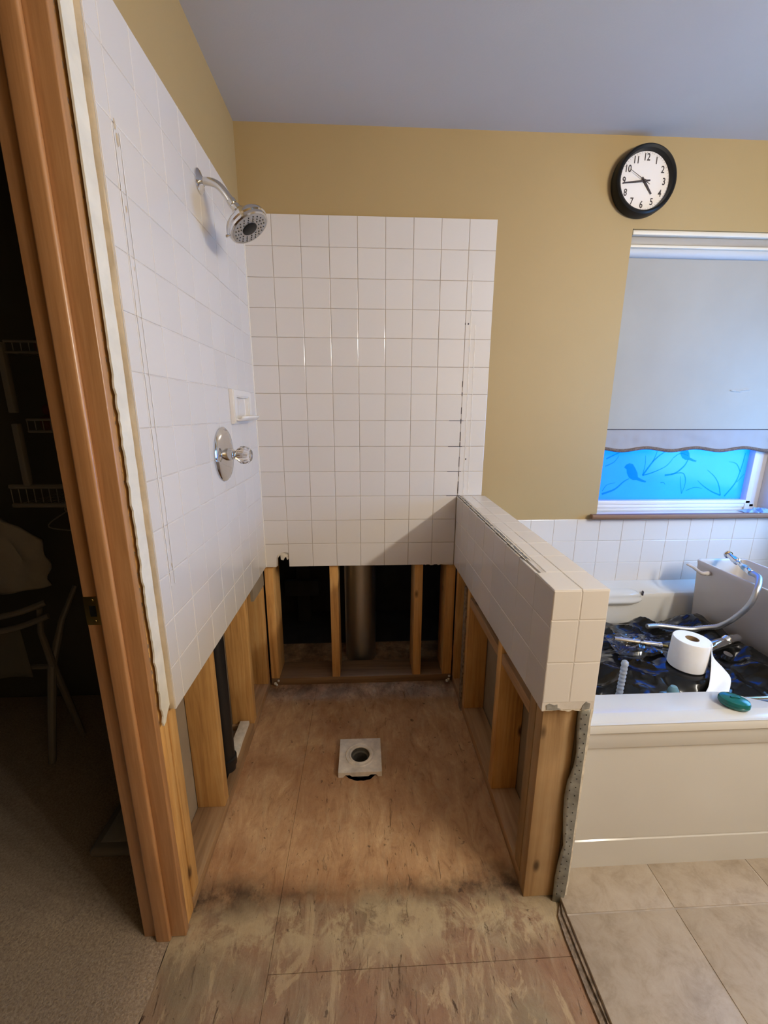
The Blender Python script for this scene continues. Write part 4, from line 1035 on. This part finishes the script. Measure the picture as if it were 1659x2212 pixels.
def cbag(u, v):
    x = 1.375 + u * 0.17 + .02 * (v - .5); y = -0.522 + v * 0.150 - .01 * u
    f = math.sin(PI * min(1, max(0, u))) ** .6 * math.sin(PI * min(1, max(0, v))) ** .6
    cell = mn.cell_vector(Vector((x * 26, y * 22, 3)))
    h = 0.026 * (1 - abs(mn.noise(Vector((x * 17, y * 21, 6)))) * 1.6) + 0.010 * mn.noise(Vector((x * 40, y * 34, 2)))
    return Vector((x + .006 * cell.x, y + .006 * cell.y, max(bagz(x, y) + .003, 0.470) + 0.004 + max(0, h) * f))
grid(bm, 20, 16, cbag); solo('clear_bag', bm, M['clear_film'], (1.47, -0.47, 0.47), 'crumpled clear plastic bag wrapped round the chrome faucet handle', 'bag', smooth=0)

# ---- small things in and on the tub
bm = B(); lathe(bm, [(0, 0), (.034, 0), (.040, .004), (.0425, .009), (.0425, .0105), (.0410, .012), (.0428, .0135), (.0428, .017), (.040, .023), (.032, .026), (0, .0272)], 48)
for v in bm.verts: v.co.x *= 0.86; v.co.y *= 0.66; v.co.z *= 0.95
xform(bm, Matrix.Translation((1.487, -0.848, TZ + .0015)) @ Matrix.Rotation(-0.75, 4, 'Z'))
SB = thing('soap_box', (1.487, -0.848, TZ), 'teal green oval soap box lying on the front tub rim', 'soap box'); obj('box_shell', bm, M['teal'], SB)
bm = B(); box(bm, -0.012, 0.012, -0.003, 0.003, 0.0, 0.003, .001); xform(bm, Matrix.Translation((1.487, -0.848, TZ + .0275)) @ Matrix.Rotation(-0.2, 4, 'Z')); obj('lid_ridge', bm, M['teal'], SB)
bm = B(); pr = []
for k in range(10): pr += [(0.0078, k * .0135), (0.0098, k * .0135 + .0035), (0.0105, k * .0135 + .0067), (0.0098, k * .0135 + .010)]
pr = [(0, 0)] + pr + [(0.0082, .1355), (0.0110, .143), (0.0095, .152), (0.005, .156), (0, .157)]
lathe(bm, pr, 20, axis_matrix((1.256, -0.70, 0.42), (0.03, 0, 1))); solo('brush_handle', bm, M['frost_plastic'], (1.256, -0.70, 0.42), 'translucent bumpy plastic handle standing upright behind front tub rim', 'handle', smooth=1.2)
bm = B(); lathe(bm, [(.015, -.03), (.016, .0), (.0145, .010), (.009, .019), (0, .022)], 28, Matrix.Translation((1.430, -0.705, 0.463))); solo('bottle_cap', bm, M['teal_clear'], (1.43, -0.705, 0.433), 'pale teal dome cap peeking over the front tub rim', 'cap')
HF = thing('faucet_handle', (1.483, -0.452, 0.475), 'chrome cylinder faucet handle lying on crumpled black plastic left of paper roll', 'faucet part')
a0 = Vector((1.402, -0.430, 0.487)); dd = Vector((0.148, -0.052, 0.0)); L = dd.length
bm = B(); lathe(bm, [(0, 0), (.009, 0), (.0095, .002), (.0095, L * .40), (.0088, L * .405), (.0088, L * .42), (.0100, L * .425), (.0108, L * .94), (.0120, L * .95), (.0120, L), (0, L)], 28, axis_matrix(a0, dd)); obj('barrel', bm, M['chrome'], HF)
bm = B(); lathe(bm, [(0, L), (.006, L), (.006, L + .02), (0, L + .02)], 16, axis_matrix(a0, dd)); obj('stem', bm, M['brass'], HF)
SP = thing('tub_spout', (1.79, -0.48, 0.475), 'chrome curved tub spout on black plastic right of paper roll', 'faucet part')
bm = B(); sp_ = smooth_path([(1.66, -0.535, 0.478), (1.72, -0.508, 0.492), (1.79, -0.490, 0.498), (1.83, -0.480, 0.488), (1.845, -0.475, 0.470)], 8); sp_ = [Vector((p.x, p.y, max(p.z, bagz(p.x, p.y) + 0.021))) for p in sp_]; tube(bm, sp_, [.018] * 8 + [.020] * 10 + [.017] * (len(sp_) - 18), 20)
obj('spout', bm, M['chrome'], SP)
bm = B(); lathe(bm, [(0, 0), (.012, 0), (.014, .004), (.014, .022), (0, .022)], 20, axis_matrix((1.742, -0.548, 0.470), (.1, -.2, 1))); obj('diverter', bm, M['chrome'], SP)
bm = B(); tube(bm, [(1.572, -0.800, 0.503), (1.70, -0.800, 0.503), (1.95, -0.800, 0.503)], 0.0085, 18); tb = solo('metal_tube', bm, M['chrome'], (1.75, -0.80, 0.495), 'grey metal tube lying inside the tub behind the teal soap box', 'tube')
bm = B()
def crum(u, v):
    x = 2.26 + u * 0.15; y = 0.062 - v * 0.085
    return Vector((x, y, 0.868 + 0.024 * (1 - abs(mn.noise(Vector((x * 34, y * 30, 2))))) ** 2 * math.sin(u * PI * .9 + .2) * math.sin(v * PI) ** .5 + 0.006 * mn.noise(Vector((x * 90, y * 90, 5))) * math.sin(v * PI)))
grid(bm, 44, 30, crum); solo('crumpled_wrap', bm, M['blue_bag'], (2.33, 0.02, 0.868), 'crumpled blue plastic wrap on right end of the window sill', 'plastic wrap', smooth=0.3)

# ---- dim things in the closet
def shelf(z, lip, y, x0, label):
    t = thing('wire_shelf', (-0.46, y + .15, z), label, 'shelf', 'white wire closet shelves')
    for zz in (z, z + lip):
        bm = B(); tube(bm, [(x0, y, zz), (-0.135, y, zz)], 0.0045 if lip < .05 else 0.009, 8); obj('front_rail', bm, M['wire'], t)
    bm = B(); tube(bm, [(x0, -0.03, z), (-0.135, -0.03, z)], 0.0035, 6); obj('back_rail', bm, M['wire'], t)
    bm = B(); n = int((-0.135 - x0) / 0.026)
    for k in range(n + 1):
        x = x0 + k * 0.026; tube(bm, [(x, y, z + lip), (x, y, z), (x, -0.03, z)], 0.0016, 5)
    obj('wires', bm, M['wire'], t, kind='stuff'); return t
shelf(1.515, 0.034, -0.30, -0.725, 'white wire closet shelf behind the jamb, topmost of the three'); shelf(1.258, 0.040, -0.30, -0.70, 'white wire closet shelf behind the jamb, middle of the three'); shelf(0.998, 0.068, -0.30, -0.80, 'white closet shelf with thick rails above the hanging grey cloth')
for (za_, zb__, xa, lab) in ((1.32, 1.545, -0.735, 'upper white shelf post in the dark closet'), (1.07, 1.285, -0.735, 'lower white shelf post in the dark closet')):
    bm = B(); box(bm, xa - .011, xa + .011, -0.312, -0.290, za_, zb__, .004); solo('shelf_post', bm, M['wire'], (xa, -0.30, za_), lab, 'post', 'closet shelf posts')
for (x, y, z, w, m, lab) in ((-0.60, -0.20, 1.276, 0.16, 'red_cloth', 'dark red folded cloth on the middle wire shelf'), (-0.42, -0.2, 1.276, 0.14, 'cloth', 'grey folded cloth on the middle wire shelf'), (-0.56, -0.19, 1.533, 0.2, 'red_cloth', 'dark red folded cloth on the topmost wire shelf')):
    bm = B(); box(bm, x - w / 2, x + w / 2, y - .08, y + .09, z - .016, z + .035, .015, 3); box(bm, x - w / 2 + .01, x + w / 2 - .008, y - .075, y + .085, z + .0355, z + .075, .016, 3); solo('folded_cloth', bm, M[m], (x, y, z - .016), lab, 'cloth')
bm = B()
def cl(u, v):
    x = -0.96 + u * 0.255; z = 0.99 - v * 0.315 + 0.03 * u * v - 0.20 * max(0, u - .45) ** 1.3 * (1 - v) * 1.2
    return Vector((x + .02 * mn.noise(Vector((u * 3, v * 3, 1))), -0.325 - 0.03 * math.sin(u * PI) - 0.02 * mn.noise(Vector((u * 5, v * 2.5, 2))), z))
grid(bm, 30, 30, cl); o = solo('hanging_cloth', bm, M['cloth'], (-0.85, -0.33, 1.0), 'grey towel hanging below lowest closet shelf', 'towel', smooth=1.2); md = o.modifiers.new('s', 'SOLIDIFY'); md.thickness = .02
for k, (x, lab) in enumerate(((-0.58, 'wire clothes hanger nearer the jamb under the lowest closet shelf'), (-0.66, 'wire clothes hanger nearer the towel under the lowest closet shelf'))):
    bm = B(); tube(bm, smooth_path([(x, -0.25, 1.00), (x + .01, -0.25, 0.985), (x, -0.25, 0.965), (x + .10, -0.27, 0.925), (x + .19, -0.28, 0.895), (x + .1, -.27, .89), (x - .08, -0.24, 0.90), (x, -0.25, 0.962)], 6), .0025, 6); solo('wire_hanger', bm, M['wire'], (x, -0.25, 1.0), lab, 'hanger', 'wire hangers')
FC = thing('folding_chair', (-0.93, -0.36, 0.017), 'pale metal folding chair standing in the dark closet', 'chair')
for x in (-0.737, -1.16):
    bm = B(); tube(bm, [(x - .014, -0.431, 0.017), (x - .008, -0.395, 0.20), (x, -0.36, 0.38), (x + .03, -0.31, 0.55), (x + .075, -0.27, 0.675)], [.012, .014, .015, .011, .009], 10); obj('leg', bm, M['chair'], FC)
    bm = B(); tube(bm, [(x + .012, -0.293, 0.017), (x + .010, -0.325, 0.20), (x + .004, -0.36, 0.40), (x + .02, -0.40, 0.55), (x + .055, -0.428, 0.66)], [.010, .012, .013, .010, .009], 10); obj('leg', bm, M['chair'], FC)
for z in (0.668, 0.617):
    bm = B(); tube(bm, smooth_path([(-1.12, -0.43, z + .005), (-1.0, -0.46, z - .016), (-0.86, -0.475, z - .026), (-0.74, -0.46, z - .012), (-0.655, -0.43, z + .014)], 8), .0105, 10); obj('back_rail', bm, M['chair'], FC)
bm = B(); tube(bm, [(-1.16, -0.36, 0.385), (-0.725, -0.36, 0.385)], .009, 8); obj('cross_rod', bm, M['chair'], FC)
bm = B(); grid(bm, 16, 8, lambda u, v: Vector((-1.14 + u * .40, -0.455 + v * .01, 0.595 - v * 0.20 + .008 * math.sin(u * 9)))); o = obj('sling', bm, M['closet'], FC, label='dark hanging fabric sling'); md = o.modifiers.new('s', 'SOLIDIFY'); md.thickness = .004
bm = B()
for z in (0.203, 0.228): tube(bm, [(-0.64, -0.262, z), (-0.30, -0.262, z)], .004, 6)
box(bm, -0.64, -0.63, -0.267, -0.257, 0.017, 0.235); box(bm, -0.32, -0.31, -0.267, -0.257, 0.017, 0.235)
solo('low_rack', bm, M['wire'], (-0.48, -0.262, 0.017), 'low white wire rack on carpet behind the chair legs', 'rack')
bm = B(); box(bm, -0.385, -0.14, -0.80, -0.62, 0.014, 0.046, .014, 4); sc_ = thing('bathroom_scale', (-0.27, -0.71, 0.012), 'pale grey flat bathroom scale on carpet beside the door jamb', 'scale'); obj('platform', bm, M['chair'], sc_)
bm = B(); box(bm, -0.36, -0.165, -0.775, -0.645, 0.0462, 0.048, .0008); obj('mat', bm, M['cloth'], sc_)
bm = B(); lathe(bm, [(0, 0), (.10, 0), (.125, .05), (.13, .16), (.12, .24), (.10, .28), (.085, .285), (.08, .27), (0, .26)], 32, Matrix.Translation((-1.36, -0.17, 0.017))); solo('waste_bin', bm, M['wire'], (-1.36, -0.17, 0.017), 'pale rounded bin on carpet at far edge of closet', 'bin')

# ---- vanity light bar on the right wall (outside the frame, lights the room)
VL = thing('vanity_light', (2.279, -2.08, 1.965), 'chrome vanity light bar with five bulbs on the right wall', 'lamp')
bm = box(B(), 2.264, 2.2785, -2.70, -1.46, 1.915, 2.015, .006, 3); obj('backplate', bm, M['chrome'], VL)
for k in range(5):
    y = -2.60 + k * 0.26
    bm = B(); lathe(bm, [(.026, 0), (.026, .012), (.016, .018), (0, .018)], 20, axis_matrix((2.264, y, 1.965), (-1, 0, 0))); obj('socket', bm, M['chrome'], VL)
    ld = bpy.data.lights.new('bulb', 'POINT'); ld.energy = VANITY_W; ld.color = BULB_COL; ld.shadow_soft_size = 0.042
    lo = bpy.data.objects.new('bulb', ld); lo.location = (2.202 - 2.279, y + 2.08, 0.0); COL.objects.link(lo); lo.parent = VL
